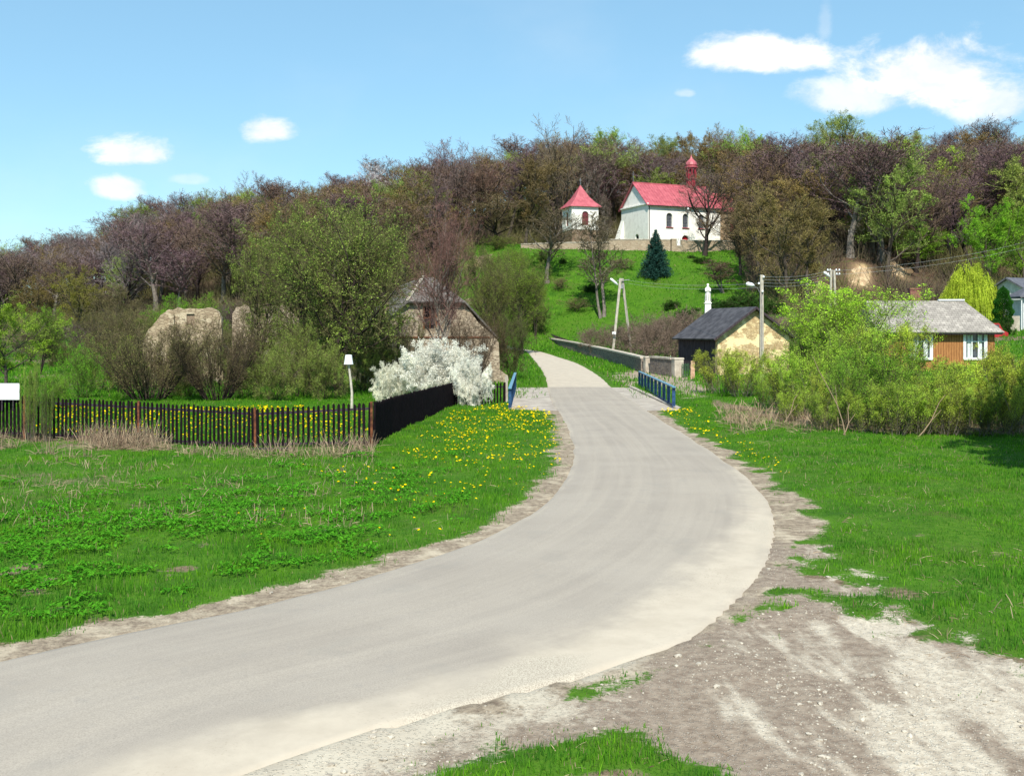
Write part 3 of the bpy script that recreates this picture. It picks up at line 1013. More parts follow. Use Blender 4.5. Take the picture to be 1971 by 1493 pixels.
straw(-150, 330, 31.5, 37.5, 7000, .66, .55)
straw(20, 300, 33.5, 35.6, 1500, 1.0, .35)
straw(300, 520, 31.5, 34, 700, .4, .6)
straw(505, 720, 31.5, 34.5, 1100, .75, .3)
straw(-150, 720, 20, 33, 3600, .30, .5)
straw(1400, 2300, 38, 45, 5200, .75, .45)
straw(1380, 1600, 42, 54, 2500, .6, .45)
straw(1450, 1990, 12, 37, 2600, .2, .75, .004)
straw(600, 1060, 16, 33, 500, .22, .7, .004)
straw(900, 1420, 8.5, 10.2, 160, .12, .8, .003)
tag(mb.build('dry_stalks', STRAW), 'pale dead stalks and straw lying along the fence and under the willows', 'straw', kind='stuff')

# loose stones
STONE = noisy('pebble', (.27, .235, .19), (.52, .47, .385), 20, .9, .3, .005)
ICO = A([(0, 0, 1), (.89, 0, .45), (.28, .85, .45), (-.72, .53, .45), (-.72, -.53, .45), (.28, -.85, .45), (.72, .53, -.45), (-.28, .85, -.45), (-.89, 0, -.45), (-.28, -.85, -.45), (.72, -.53, -.45), (0, 0, -1)])
ICF = A([(0, 1, 2), (0, 2, 3), (0, 3, 4), (0, 4, 5), (0, 5, 1), (1, 6, 2), (2, 7, 3), (3, 8, 4), (4, 9, 5), (5, 10, 1), (2, 6, 7), (3, 7, 8), (4, 8, 9), (5, 9, 10), (1, 10, 6), (11, 7, 6), (11, 8, 7), (11, 9, 8), (11, 10, 9), (11, 6, 10)])
Yq = r.uniform(7, 20, 26000)
Xq = r.uniform(-.35, .75, 26000) * Yq
gm = look(MK['gravel'], Xq, Yq)
cl_ = fbm(Xq, Yq, 1.1, 4, 70)
k = ((gm > .4) & (r.random(len(Xq)) < .06 + 1.2 * np.clip(cl_ - .42, 0, 1) * 3)) | ((look(MK['dirt'], Xq, Yq) > .5) & (look(DR, Xq, Yq) > .05) & (r.random(len(Xq)) < .12))
Xq, Yq = Xq[k], Yq[k]
n = len(Xq)
s_ = .004 + .010 * r.random(n) ** 2 + .032 * (r.random(n) ** 16)
V = ICO[None] * s_[:, None, None] * (A([1.25, 1, .6]) * (.75 + .5 * r.random((n, 12, 1))))
az = r.random(n) * 6.283
ca, sa = np.cos(az)[:, None], np.sin(az)[:, None]
V = np.stack([V[..., 0] * ca - V[..., 1] * sa, V[..., 0] * sa + V[..., 1] * ca, V[..., 2]], -1) + np.stack([Xq, Yq, ground_z(Xq, Yq) + .2 * s_], 1)[:, None]
mb = MB()
mb.add(V, (ICF[None] + np.arange(n)[:, None, None] * 12).reshape(-1, 3))
tag(mb.build('gravel', STONE), 'pale loose stones lying on the gravel turning', 'gravel', kind='stuff')

# ------------------------------------------------------------------ building materials
def plaster():
    t = NT('lime plaster')
    c = t.co()
    k = t.mix(t.rng(t.noise(c, 1.1, 6, .65), .25, .6), (.72, .695, .64), (.86, .84, .78))
    k = t.mix(t.rng(t.noise(t.co('Object', (1, 1, .35)), .9, 6, .72), .56, .74, 0, .65), k, (.47, .44, .385))
    k = t.mix(t.rng(t.noise(c, 7, 4, .7), .62, .75, 0, .35), k, (.50, .46, .40))
    return t.bsdf(k, .93, t.bump(t.noise(c, 5, 5, .7), .35, .02), 0, .15)


WHITE = plaster()
REDTIN = noisy('red painted tin', (.34, .07, .088), (.46, .115, .135), 1.3, .5, .12, .01, stretch=(1, 1, .5), spec=.4)
REDDARK = noisy('dark red paint', (.20, .02, .03), (.30, .035, .05), 3, .5, .1, .01)
MAROON = noisy('maroon louvres', (.11, .02, .03), (.17, .035, .045), 6, .6, .2, .01, stretch=(1, 1, 6))
DARK = noisy('dark opening', (.012, .010, .012), (.03, .026, .028), 2, .8, 0, .01)
GLASSD = noisy('dim window glass', (.03, .035, .045), (.09, .10, .12), 3, .15, 0, .01, spec=.6)
BRSTONE = stone_mat('brown rubble', (.20, .115, .08), (.36, .25, .17), (.22, .17, .13), 2.6)
YARDWALL = stone_mat('pale yard wall', (.36, .27, .19), (.56, .46, .34), (.38, .31, .23), 2.4)
GREYWALL = stone_mat('grey field stone', (.11, .095, .095), (.34, .295, .265), (.16, .14, .13), 4.0)
CAPC = noisy('concrete coping', (.36, .31, .25), (.56, .50, .41), 2, .9, .3, .01)
RUIN = stone_mat('limestone ruin', (.32, .245, .18), (.54, .45, .34), (.20, .155, .115), 3.4, plaster=(.50, .42, .315), pl=.58, stretch=(.8, 1, 1.9))
RUINP = stone_mat('pale limestone ruin', (.33, .25, .17), (.58, .475, .33), (.24, .18, .12), 3.4, plaster=(.55, .46, .33), pl=.57, stretch=(.8, 1, 1.9))
SHEDW = stone_mat('yellow limestone', (.48, .32, .16), (.86, .68, .38), (.50, .36, .19), 4.0, plaster=(.88, .70, .40), pl=.53)
PLANK = noisy('black planks', (.022, .015, .02), (.075, .055, .062), 3, .85, .4, .01, stretch=(9, 9, .7))
FENCEW = noisy('creosoted wood', (.005, .0035, .005), (.018, .012, .016), 5, .95, .4, .004, stretch=(6, 6, .8), spec=.05)
RAILW = noisy('weathered rail', (.022, .016, .022), (.06, .046, .056), 5, .8, .4, .004, stretch=(.6, 6, 6))
RUST = noisy('rusty steel', (.07, .022, .012), (.21, .075, .03), 7, .85, .4, .005)
BLUE = noisy('blue paint', (.010, .035, .10), (.025, .085, .20), 5, .5, .2, .004, spec=.4)
BLUEL = noisy('faded blue paint', (.09, .22, .33), (.17, .33, .44), 5, .5, .2, .004, spec=.4)
CPOLE = noisy('concrete pole', (.30, .27, .22), (.46, .42, .35), 4, .9, .3, .006, stretch=(2, 2, .5))
LAMPM = noisy('lamp housing', (.68, .70, .72), (.82, .83, .83), 4, .4, 0, .01)
METAL = noisy('galvanised steel', (.18, .18, .19), (.32, .32, .33), 5, .5, .1, .005, metal=.4)
WIREM = noisy('weathered wire', (.28, .28, .28), (.42, .42, .42), 3, .6, 0, .01)
OILRED = noisy('red enamel', (.30, .012, .016), (.42, .03, .03), 3, .3, .05, .01, spec=.5)


def shingle(name, a, b, sc_=(2.2, 2.2, 2.2)):
    t = NT(name)
    c = t.co()
    br = t.n('ShaderNodeTexBrick')
    br.offset = .5
    t.l(t.co('UV', (1, 1, 1)), br.inputs['Vector'])
    br.inputs['Scale'].default_value = 1
    br.inputs['Brick Width'].default_value = .38
    br.inputs['Row Height'].default_value = .30
    br.inputs['Mortar Size'].default_value = .014
    br.inputs['Color1'].default_value = (*a, 1)
    br.inputs['Color2'].default_value = (*b, 1)
    br.inputs['Mortar'].default_value = (a[0] * .35, a[1] * .35, a[2] * .35, 1)
    f, g = t.noise(c, 1.3, 6, .7), t.noise(c, 11, 4, .7)
    k = t.mix(t.rng(f, .35, .65, 0, .65), br.outputs['Color'], tuple(x * .6 for x in a))
    k = t.mix(t.rng(g, .5, .8, 0, .55), k, tuple(min(1, x * 1.5) for x in b))
    return t.bsdf(k, .95, t.bump(br.outputs['Fac'], -.5, .02), 0, .1)


SHING = shingle('grey asbestos shingles', (.15, .135, .125), (.27, .245, .225))
SHINGL = shingle('pale asbestos shingles', (.27, .245, .22), (.42, .385, .34))
TAR = noisy('tar felt', (.035, .034, .040), (.085, .083, .092), 1.5, .85, .4, .02)
DGREY = noisy('dark grey sheet', (.085, .085, .10), (.13, .13, .15), 2, .6, .1, .01)
ORANGE = noisy('orange boards', (.27, .115, .038), (.42, .195, .065), 4, .75, .4, .01, stretch=(5, 5, .5))
WPAINT = noisy('white window paint', (.66, .70, .70), (.80, .82, .81), 5, .5, .1, .005)
CURT = noisy('pale curtains', (.42, .48, .47), (.70, .74, .72), 6, .8, 0, .01, stretch=(8, 8, .6))
BRICKR = noisy('old red brick', (.15, .06, .05), (.26, .12, .09), 7, .9, .3, .01)


def rot(rz, o=(0, 0, 0)):
    c_, s_ = math.cos(rz), math.sin(rz)
    return lambda V: np.asarray(V, float) @ A([(c_, s_, 0), (-s_, c_, 0), (0, 0, 1)]) + A(o, dtype=float)


def sheet(mb, q, th, mat=0, uvs=None):
    """roof plane: quad q (4 points, counter-clockwise from outside) with thickness th below"""
    q = A(q, dtype=float)
    nrm = np.cross(q[1] - q[0], q[2] - q[0])
    nrm /= np.linalg.norm(nrm)
    n = len(q)
    V = np.vstack([q, q - nrm * th])
    mb.add(V, [tuple(range(n))], mat)
    mb.n -= 2 * n
    mb.F.append(A([tuple(range(2 * n - 1, n - 1, -1))]) + mb.n)
    mb.F.append(A([(i, i + n, (i + 1) % n + n, (i + 1) % n) for i in range(n)]) + mb.n)
    mb.M += [A([mat]), np.full(n, mat)]
    mb.A += [A([.5]), np.full(n, .5)]
    mb.n += 2 * n


def roof_uv(o):
    """metric uv on every face: u level, v up the slope"""
    me = o.data
    uvl = me.uv_layers.new(name='UVMap')
    for p in me.polygons:
        n_ = p.normal
        h = Vector((-n_.y, n_.x, 0))
        h = h.normalized() if h.length > 1e-3 else Vector((1, 0, 0))
        up = n_.cross(h)
        for k in p.loop_indices:
            c_ = me.vertices[me.loops[k].vertex_index].co
            uvl.data[k].uv = (c_.dot(h), c_.dot(up))
    return o


def arch(cx, z0, w, h, n=8):
    """outline of a round-headed opening"""
    pts = [(cx - w / 2, z0), (cx + w / 2, z0), (cx + w / 2, z0 + h - w / 2)]
    pts += [(cx + math.cos(a) * w / 2, z0 + h - w / 2 + math.sin(a) * w / 2) for a in np.linspace(0, math.pi, n)[1:-1]]
    return pts + [(cx - w / 2, z0 + h - w / 2)]


# ------------------------------------------------------------------ church
TH = math.radians(23)
cz = 18.4
c0 = at(1248, 392, 185)
ch = thing('church', 'white church with a red tin roof and ridge turret on the hill', 'church', (c0[0], c0[1], cz), TH)
Wd, Ln, EV, RG = 9.8, 15.2, c0[2] - cz, 31.0 - cz
LW = MB()                                                  # long wall faces the camera: local x to the right, y into the building
wins = [arch(x, 4.35, 1.25, 2.55) for x in (4.35, 7.75, 11.1)]
LW.poly([(0, 0), (Ln, 0), (Ln, EV), (0, EV)], wins + [arch(7.7, .0 + 1.0, 1.5, 2.0)], .55)
LW.box((Ln / 2, Wd - .3, EV / 2), (Ln, .5, EV))
LW.box((Ln - .3, Wd / 2, EV / 2), (.5, Wd - 1.2, EV))
LW.build('wall', WHITE, ch)
GB = MB()
fr = lambda V: (V @ A([(0, 1.0, 0), (1.0, 0, 0), (0, 0, 1)]))       # plane through local y
GB.poly([(0.01, 0), (Wd, 0), (Wd, EV), (Wd / 2, RG - .15), (.01, EV)], [arch(4.0, 1.0, 1.3, 2.3)], .5, frame=lambda V: fr(V) + A([-.03, 0, 0]))
GB.F = [f[:, ::-1] for f in GB.F]
GB.build('gable_wall', WHITE, ch)
q = MB()
q.box((-.16, Wd / 2, EV + .02), (.34, Wd + .3, .22))
q.box((Ln / 2, -.10, EV - .22), (Ln + .1, .22, .26))
q.build('cornice', WHITE, ch)
q = MB()                                                   # sloping buttress at the far left corner of the gable
q.add([(0, Wd - .9, 0), (-1.5, Wd - .9, 0), (-.0, Wd - .9, 6.3), (0, Wd + .4, 0), (-1.5, Wd + 1.8, 0), (0, Wd + .2, 6.3), (0.2, Wd + 1.9, 0), (.2, Wd, 6.3)],
      [(0, 2, 1), (1, 2, 5), (1, 5, 4), (4, 5, 7), (4, 7, 6)], 0)
q.build('buttress', WHITE, ch)
rf = MB()
ov = .45
E0 = EV - .25
sl = (RG - EV) / (Wd / 2)
e_ = EV - ov * sl + .1
sheet(rf, [(-ov, -ov, e_), (Ln + .1, -ov, e_), (Ln + .1, Wd / 2, RG + .1), (-ov, Wd / 2, RG + .1)], .12)
sheet(rf, [(Ln + .1, Wd + ov, e_), (-ov, Wd + ov, e_), (-ov, Wd / 2, RG + .1), (Ln + .1, Wd / 2, RG + .1)], .12)
for k in range(1, 26):                                     # standing seams
    x_ = k * .6 - ov
    rf.bar((x_, -ov, e_ + .03), (x_, Wd / 2, RG + .13), .05)
rf.bar((-ov, Wd / 2, RG + .14), (Ln + .1, Wd / 2, RG + .14), .2)
rfo = rf.build('roof', REDTIN, ch)
q = MB()
q.bar((-.4, -.5, e_ - .05), (Ln, -.5, e_ - .05), .14)
q.bar((.12, -.12, EV - .5), (.12, -.12, .2), .1)
q.build('gutter', DARK, ch)
for w_ in wins:
    xx = (w_[0][0] + w_[1][0]) / 2
    q = MB()
    q.box((xx, .36, 5.6), (1.25, .05, 2.6))
    g_ = q.build('window', GLASSD, ch)
    q = MB()
    for dx in (-.3, 0, .3):
        q.bar((xx + dx, .31, 4.36), (xx + dx, .31, 6.85), .035)
    for dz in (4.9, 5.5, 6.1):
        q.bar((xx - .6, .31, dz), (xx + .6, .31, dz), .035)
    q.build('glazing_bar', METAL, g_)
    q = MB()
    q.box((xx, -.02, 4.28), (1.5, .34, .12))
    q.build('sill', REDTIN, g_)
q = MB()
q.box((7.7, .4, 1.9), (1.5, .06, 2.2))
q.build('door', OILRED, ch)
q = MB()
q.box((.35, 4.0, 2.1), (.06, 1.4, 2.4))
q.build('gable_door', DARK, ch)
q = MB()
q.tube([(7.9, -.0, EV - .55), (7.9, -.5, EV - .55)], .03, 5)
q.lathe([(.001, 0), (.17, .05), (.2, .2), (.1, .34), (.001, .36)], (7.9, -.6, EV - .8), 10)
q.build('wall_lamp', LAMPM, ch)
# chancel, lower and unplastered
CL, CW = 8.5, 7.6
y_ = (Wd - CW) / 2
q = MB()
q.poly([(0, 0), (CL - 2.2, 0), (CL - 2.2, EV - .4), (0, EV - .4)], [arch(3.2, 4.1, 1.0, 2.2)], .5, frame=lambda V: V + A([Ln, y_ - .3, 0]))
q.box((Ln + (CL - 2.2) / 2, y_ + CW - .3, (EV - .4) / 2), (CL - 2.2, .5, EV - .4))
ap = [(Ln + CL - 2.2, y_ - .3), (Ln + CL, y_ + 2.0), (Ln + CL, y_ + CW - 2.0), (Ln + CL - 2.2, y_ + CW)]
for a_, b_ in zip(ap[:-1], ap[1:]):
    q.add([(*a_, 0), (*b_, 0), (*b_, EV - .4), (*a_, EV - .4)], [(0, 1, 2, 3)])
q.build('chancel_wall', stone_mat('chancel stone', (.30, .20, .12), (.54, .40, .25), (.36, .27, .18), 2.2, plaster=(.62, .52, .36), pl=.6), ch)
q = MB()
q.box((Ln + 3.2, y_ + .1, 5.1), (1.0, .05, 2.2))
q.build('chancel_window', MAROON, ch)
q = MB()
CR_ = RG - .9
ez = EV - .55
pts = [(Ln + .1, y_ - .75, ez), (Ln + CL - 2.1, y_ - .75, ez), (Ln + CL + .5, y_ + 1.8, ez), (Ln + CL + .5, y_ + CW - 1.8, ez), (Ln + CL - 2.1, y_ + CW + .5, ez), (Ln + .1, y_ + CW + .5, ez)]
r0_, r1_ = (Ln + .1, Wd / 2, CR_), (Ln + CL - 3.4, Wd / 2, CR_)
sheet(q, [pts[0], pts[1], r1_, r0_], .1)
sheet(q, [pts[1], pts[2], r1_], .1)
sheet(q, [pts[2], pts[3], r1_], .1)
sheet(q, [pts[3], pts[4], r1_], .1)
sheet(q, [pts[4], pts[5], r0_, r1_], .1)
q.build('chancel_roof', REDTIN, ch)
# ridge turret
tx = 12.1
q = MB()
q.lathe([(.95, -1.2), (.95, 1.35), (1.12, 1.45), (1.12, 1.6), (.9, 1.65)], (tx, Wd / 2, RG - .1), 8, math.pi / 8)
tu = q.build('turret', REDDARK, ch)
q = MB()
for k in range(8):
    a_ = math.pi / 8 + k * math.pi / 4
    q.tube([(tx + math.cos(a_) * .85, Wd / 2 + math.sin(a_) * .85, RG + 1.5), (tx + math.cos(a_) * .85, Wd / 2 + math.sin(a_) * .85, RG + 3.6)], .15, 5)
q.lathe([(.45, 1.6), (.45, 3.5)], (tx, Wd / 2, RG), 8)
q.build('arcade', REDDARK, tu)
q = MB()
q.lathe([(.92, 3.25), (1.0, 3.5), (1.22, 3.55), (1.22, 3.75), (1.0, 3.8), (1.12, 4.1), (.98, 4.55), (.6, 4.95), (.28, 5.25), (.14, 5.6), (.03, 6.0)], (tx, Wd / 2, RG), 12, math.pi / 12)
q.build('dome', REDTIN, tu)
q = MB()
q.bar((tx, Wd / 2, RG + 5.9), (tx, Wd / 2, RG + 7.0), .07)
q.bar((tx - .25, Wd / 2, RG + 6.7), (tx + .25, Wd / 2, RG + 6.7), .07)
q.build('cross', METAL, tu)
q = MB()
q.bar((-.3, Wd / 2, RG + .1), (-.3, Wd / 2, RG + 2.2), .07)
q.bar((-.3, Wd / 2 - .35, RG + 1.75), (-.3, Wd / 2 + .35, RG + 1.75), .07)
q.build('gable_cross', METAL, ch)

# bell tower
b0 = at(1101, 470, 183)
S = 5.0
bz = 18.2
bt = thing('bell_tower', 'small white bell tower with a flared red roof left of the church', 'bell tower', (b0[0], b0[1], bz), math.radians(17))
zl, zt_ = at(1101, 441, 183)[2] - bz, at(1101, 396, 183)[2] - bz
q = MB()
q.box((S / 2, S / 2, zl / 2), (S, S, zl))
q.build('stone_base', BRSTONE, bt)
q = MB()
q.poly([(0.02, zl), (S - .02, zl), (S - .02, zt_), (.02, zt_)], [arch(S / 2, zl + .75, 1.25, 2.5)], .35, frame=lambda V: V + A([0, -.03, 0]))
n0 = len(q.F)
q.poly([(0.02, zl), (S - .02, zl), (S - .02, zt_), (.02, zt_)], [arch(S / 2, zl + .75, 1.25, 2.5)], .35, frame=lambda V: fr(V) + A([-.03, 0, 0]))
for k in range(n0, len(q.F)):
    q.F[k] = q.F[k][:, ::-1]
q.box((S - .1, S / 2, (zl + zt_) / 2), (.25, S - .8, zt_ - zl))
q.box((S / 2, S - .1, (zl + zt_) / 2), (S - .8, .25, zt_ - zl))
q.box((S / 2, S / 2, zl + .05), (S + .15, S + .15, .14))
q.build('belfry_wall', WHITE, bt)
q = MB()
q.box((S / 2, .2, zl + 2.0), (1.3, .06, 2.5))
q.build('louvre', MAROON, bt)
q = MB()
q.box((.2, S / 2, zl + 2.0), (.06, 1.3, 2.5))
q.build('louvre', MAROON, bt)
q = MB()
ap_ = at(1120, 356, 185.5)[2] - bz
hs = S / 2 + .5
q.lathe([(hs * 1.414, zt_ - .1), (hs * 1.36, zt_ + .06), (hs * 1.02, zt_ + .75), (hs * .62, zt_ + 1.75), (.06, ap_)], (S / 2, S / 2, 0), 4, math.pi / 4)
q.lathe([(.01, zt_ - .1), (hs * 1.414, zt_ - .1)], (S / 2, S / 2, 0), 4, math.pi / 4)
q.build('roof', REDTIN, bt)
q = MB()
q.bar((S / 2, S / 2, ap_ - .1), (S / 2, S / 2, ap_ + 1.3), .07)
q.bar((S / 2 - .25, S / 2, ap_ + .9), (S / 2 + .25, S / 2, ap_ + .9), .07)
q.build('cross', METAL, bt)


# ------------------------------------------------------------------ stone walls
def stone_wall(name, label, path, tops, thick, mat, cap=None, base=-.6, cat='wall', cap_h=.15):
    """path of (x, y), top heights z in world terms"""
    o = thing(name, label, cat, (path[0][0], path[0][1], 0))
    P_ = A(path, dtype=float) - A(path[0])
    T_ = A(tops, dtype=float)
    m_, cp = MB(), MB()
    for i in range(len(P_) - 1):
        a_, b_ = P_[i], P_[i + 1]
        d_ = (b_ - a_) / np.linalg.norm(b_ - a_)
        nn_ = A([d_[1], -d_[0]]) * thick / 2
        za, zb = zt1(*(a_ + A(path[0]))) + base, zt1(*(b_ + A(path[0]))) + base
        for mm, g_, h0a, h0b, h1a, h1b in ((m_, 1.0, za, zb, T_[i], T_[i + 1]), (cp, 1.25, T_[i], T_[i + 1], T_[i] + cap_h, T_[i + 1] + cap_h)):
            n2 = nn_ * g_
            V = [(*(a_ + n2), h0a), (*(b_ + n2), h0b), (*(b_ - n2), h0b), (*(a_ - n2), h0a), (*(a_ + n2), h1a), (*(b_ + n2), h1b), (*(b_ - n2), h1b), (*(a_ - n2), h1a)]
            mm.add(V, [(4, 5, 6, 7), (0, 1, 5, 4), (1, 2, 6, 5), (2, 3, 7, 6), (3, 0, 4, 7)])
    m_.build('masonry', mat, o)
    if cap:
        cp.build('coping', cap, o)
    return o


def xy(px, d):
    return ((px - CX) * d / FPX, d)


def zz(py, d):
    return CH - (py - HY) * d / FPX


# long wall beside the road
pts = [(1297, 84), (1256, 88.5)]
stone_wall('garden_wall', 'short grey stone wall piece ending at the blue-gated garden corner', [xy(*p) for p in pts], [zz(692, 84), zz(688.5, 88.5)], .5, GREYWALL, CAPC)
pts = [(1240, 90), (1205, 101), (1167, 114), (1110, 133), (1050, 154)]
stone_wall('roadside_wall', 'long low grey stone wall with pale coping following the road', [xy(*p) for p in pts], [zz(y, d) for y, d in ((690, 90), (681.5, 101), (673, 114), (661, 133), (650.5, 154))], .55, GREYWALL, CAPC)
pts = [(1051, 154.6), (1100, 155), (1160, 150), (1218, 146)]
stone_wall('orchard_wall', 'pale stone wall behind the bare orchard at the foot of the slope', [xy(*p) for p in pts], [zz(651, 154.6), zz(647.5, 155), zz(645, 150), zz(643, 146)], .5, YARDWALL, CAPC)


def pillar(px, d, ytop, w, label, mat=CAPC):
    x_, y2 = xy(px, d)
    z0 = zt1(x_, y2) - .3
    o = thing('gate_pillar', label, 'pillar', (x_, y2, z0), .2)
    h_ = zz(ytop, d) - z0
    q_ = MB()
    q_.box((0, 0, h_ / 2), (w, w, h_))
    q_.build('shaft', mat, o)
    q_ = MB()
    q_.box((0, 0, h_ + .06), (w * 1.15, w * 1.15, .1), taper=.9)
    q_.build('cap', CAPC, o)


pillar(1247, 89.3, 688, .62, 'pale square pillar between the two pieces of roadside wall')
pillar(1304, 83.5, 691, .75, 'pale pillar at the right end of the roadside wall')
gt = thing('garden_gate', 'small dark green slatted gate beside the pale end pillar', 'gate', (*xy(1313, 83), 0), .25)
q = MB()
gz = zt1(*xy(1313, 83))
for k in range(5):
    q.bar((k * .14, 0, gz + .05), (k * .14, 0, gz + 1.15), .05)
q.bar((0, 0, gz + .25), (.58, 0, gz + .25), .05)
q.bar((0, 0, gz + 1.0), (.58, 0, gz + 1.0), .05)
q.build('leaf', noisy('green gate paint', (.02, .07, .03), (.05, .12, .06), 3), gt)
bp = thing('brick_post', 'crumbling red brick gatepost beside the green garden gate', 'post', (*xy(1333, 82), zt1(*xy(1333, 82)) - .2))
q = MB()
for k in range(11):
    q.box((random.uniform(-.02, .02), random.uniform(-.02, .02), .08 + k * .145), (.34 - .006 * k, .34 - .006 * k, .135), random.uniform(-.05, .05))
q.build('brickwork', noisy('crumbling pinkish brick', (.40, .22, .14), (.62, .42, .28), 5, .9, .5, .02), bp)

# churchyard walls on the terrace edge
stone_wall('churchyard_wall', 'low tan churchyard wall below the bell tower', [xy(1003, 180), xy(1085, 179), xy(1171, 178)], [zz(471, 180), zz(468, 179), zz(467, 178)], .6, YARDWALL, CAPC)
stone_wall('churchyard_wall', 'taller tan churchyard wall below the white church gable', [xy(1171.5, 177.5), xy(1230, 177.2), xy(1290, 177)], [zz(462, 177.5), zz(462, 177.2), zz(462.5, 177)], .6, YARDWALL, CAPC)
stone_wall('churchyard_wall', 'lower wall section between the two churchyard pillars', [xy(1301, 177), xy(1312, 177)], [zz(474, 177), zz(474, 177)], .6, YARDWALL, CAPC)
stone_wall('churchyard_wall', 'tan churchyard wall running right into the trees', [xy(1316, 177), xy(1360, 178), xy(1420, 180)], [zz(464, 177), zz(464, 178), zz(465, 180)], .6, YARDWALL, CAPC)
pillar(1296, 177, 461, .9, 'left tan stone pillar in the churchyard wall', YARDWALL)
pillar(1314, 177, 463, .6, 'right slim stone pillar in the churchyard wall', YARDWALL)
sh = thing('shrine_statue', 'tiny white figure standing on the churchyard wall gap', 'statue', (*xy(1306, 177), zz(474, 177) + .1))
q = MB()
q.lathe([(.3, 0), (.28, .15), (.16, .2), (.2, .5), (.14, .9), (.05, 1.0), (.1, 1.08), (.1, 1.2), (.001, 1.28)], sides=10)
q.build('figure', WHITE, sh, True)

# gravestones beyond the church, right
GRV = noisy('gravestone', (.45, .45, .44), (.72, .71, .69), 3, .6)
gps = [(1490, 196), (1503, 200), (1517, 195), (1531, 203), (1640, 188), (1652, 193), (1664, 189), (1676, 192), (1716, 191), (1732, 189), (1748, 194), (1838, 190), (1852, 188), (1866, 193), (1880, 189)]
glab = {0: 'pale gravestone among the trees right of the church'}
for i, (px, d) in enumerate(gps):
    x_, y2 = xy(px, d)
    o = thing('gravestone', 'pale gravestone glimpsed between the trunks on the terrace right of the church', 'gravestone', (x_, y2, zt1(x_, y2) + .4), random.uniform(-.3, .3), 'gravestones in the churchyard')
    q = MB()
    wv = random.uniform(.9, 1.6)
    q.box((0, 0, .15), (wv + .5, .9, .5))
    q.poly([(-wv / 2, .4), (wv / 2, .4), (wv / 2, 1.4), (0, 1.75), (-wv / 2, 1.4)], thick=.25)
    q.build('slab', GRV, o)

# ------------------------------------------------------------------ statue on its column
sx, sy = xy(1362.5, 120)
sz = zt1(sx, sy) - .2
st = thing('statue', 'white religious statue on a tall slim plinth behind the shed', 'statue', (sx, sy, sz), -.1)
top_ = zz(580, 120) - sz
q = MB()
q.box((0, 0, .25), (1.6, 1.6, .5))
q.box((0, 0, .5 + (top_ - .75) / 2), (.98, .98, top_ - .75), taper=.66)
q.box((0, 0, top_ - .2), (.82, .82, .12))
q.box((0, 0, top_ - .07), (.62, .62, .14))
q.build('plinth', WHITE, st)
q = MB()
k = np.linspace(0, 1, 14)
prof = [(.27, 0), (.29, .1), (.25, .5), (.23, .9), (.25, 1.15), (.30, 1.4), (.29, 1.55), (.12, 1.68), (.085, 1.74), (.13, 1.82), (.14, 1.92), (.10, 2.02), (.01, 2.06)]
q.lathe(prof, (0, 0, top_), 14)
V = q.V[0]
V[:, 1] *= .8
q.tube([(-.27, -.05, top_ + 1.45), (-.25, -.25, top_ + 1.15), (-.05, -.34, top_ + 1.3)], [.085, .08, .05], 7)
q.tube([(.27, -.05, top_ + 1.45), (.25, -.25, top_ + 1.15), (.05, -.34, top_ + 1.3)], [.085, .08, .05], 7)
for k in range(9):
    a_ = k * .7
    q.tube([(math.cos(a_) * .26, math.sin(a_) * .2, top_ + 1.2), (math.cos(a_) * .35, math.sin(a_) * .28, top_ + .02)], [.03, .05], 5)
q.build('figure', WHITE, st, True)

# ------------------------------------------------------------------ yellow stone shed
a0 = math.radians(17)
s0 = at(1381, 700, 86)
shz = -.1
sd_ = thing('stone_shed', 'yellow limestone shed with a dark felt gable roof', 'shed', (s0[0], s0[1], shz), a0)
SW, SL = 6.75, 7.2
se, sr = zz(645, 86) - shz, zz(592, 87) - shz
q = MB()
ol = [(0, 0), (SW, 0), (SW + .05, se - 1.2), (SW, se - .05), (SW / 2 + .05, sr - .15), (0, se - .05)]
q.poly(ol, thick=.5)
q.box((SW - .25, SL / 2 + .2, se / 2), (.5, SL - .6, se - .1))
q.build('wall', SHEDW, sd_)
q = MB()
for k in range(22):
    y2 = .55 + k * .305
    q.box((-.02 + random.uniform(-.015, .015), y2, se / 2 + .0), (.05, .285, se - .05 - random.uniform(0, .06)))
q.box((SW / 2, SL, se / 2), (SW, .1, se))
q.build('plank_wall', PLANK, sd_)
q = MB()
m_ = (sr - se) / (SW / 2)
for sg in (0, 1):
    P4 = [(-.55, -.45, se - .55 * m_ + .08), (SW / 2, -.45, sr + .08), (SW / 2, SL + .3, sr + .08), (-.55, SL + .3, se - .55 * m_ + .08)]
    if sg:
        P4 = [(SW - p[0], p[1], p[2]) for p in P4][::-1]
    sheet(q, P4[::1] if not sg else P4, .13)
q.build('roof', TAR, sd_)
q = MB()
for sg in (1, -1):
    x0_, x1_ = (-.55, SW / 2) if sg > 0 else (SW + .55, SW / 2)
    q.bar((x0_, -.49, se - .55 * m_ - .02), (x1_, -.49, sr - .02), .05, .17)
q.build('bargeboard', PLANK, sd_)

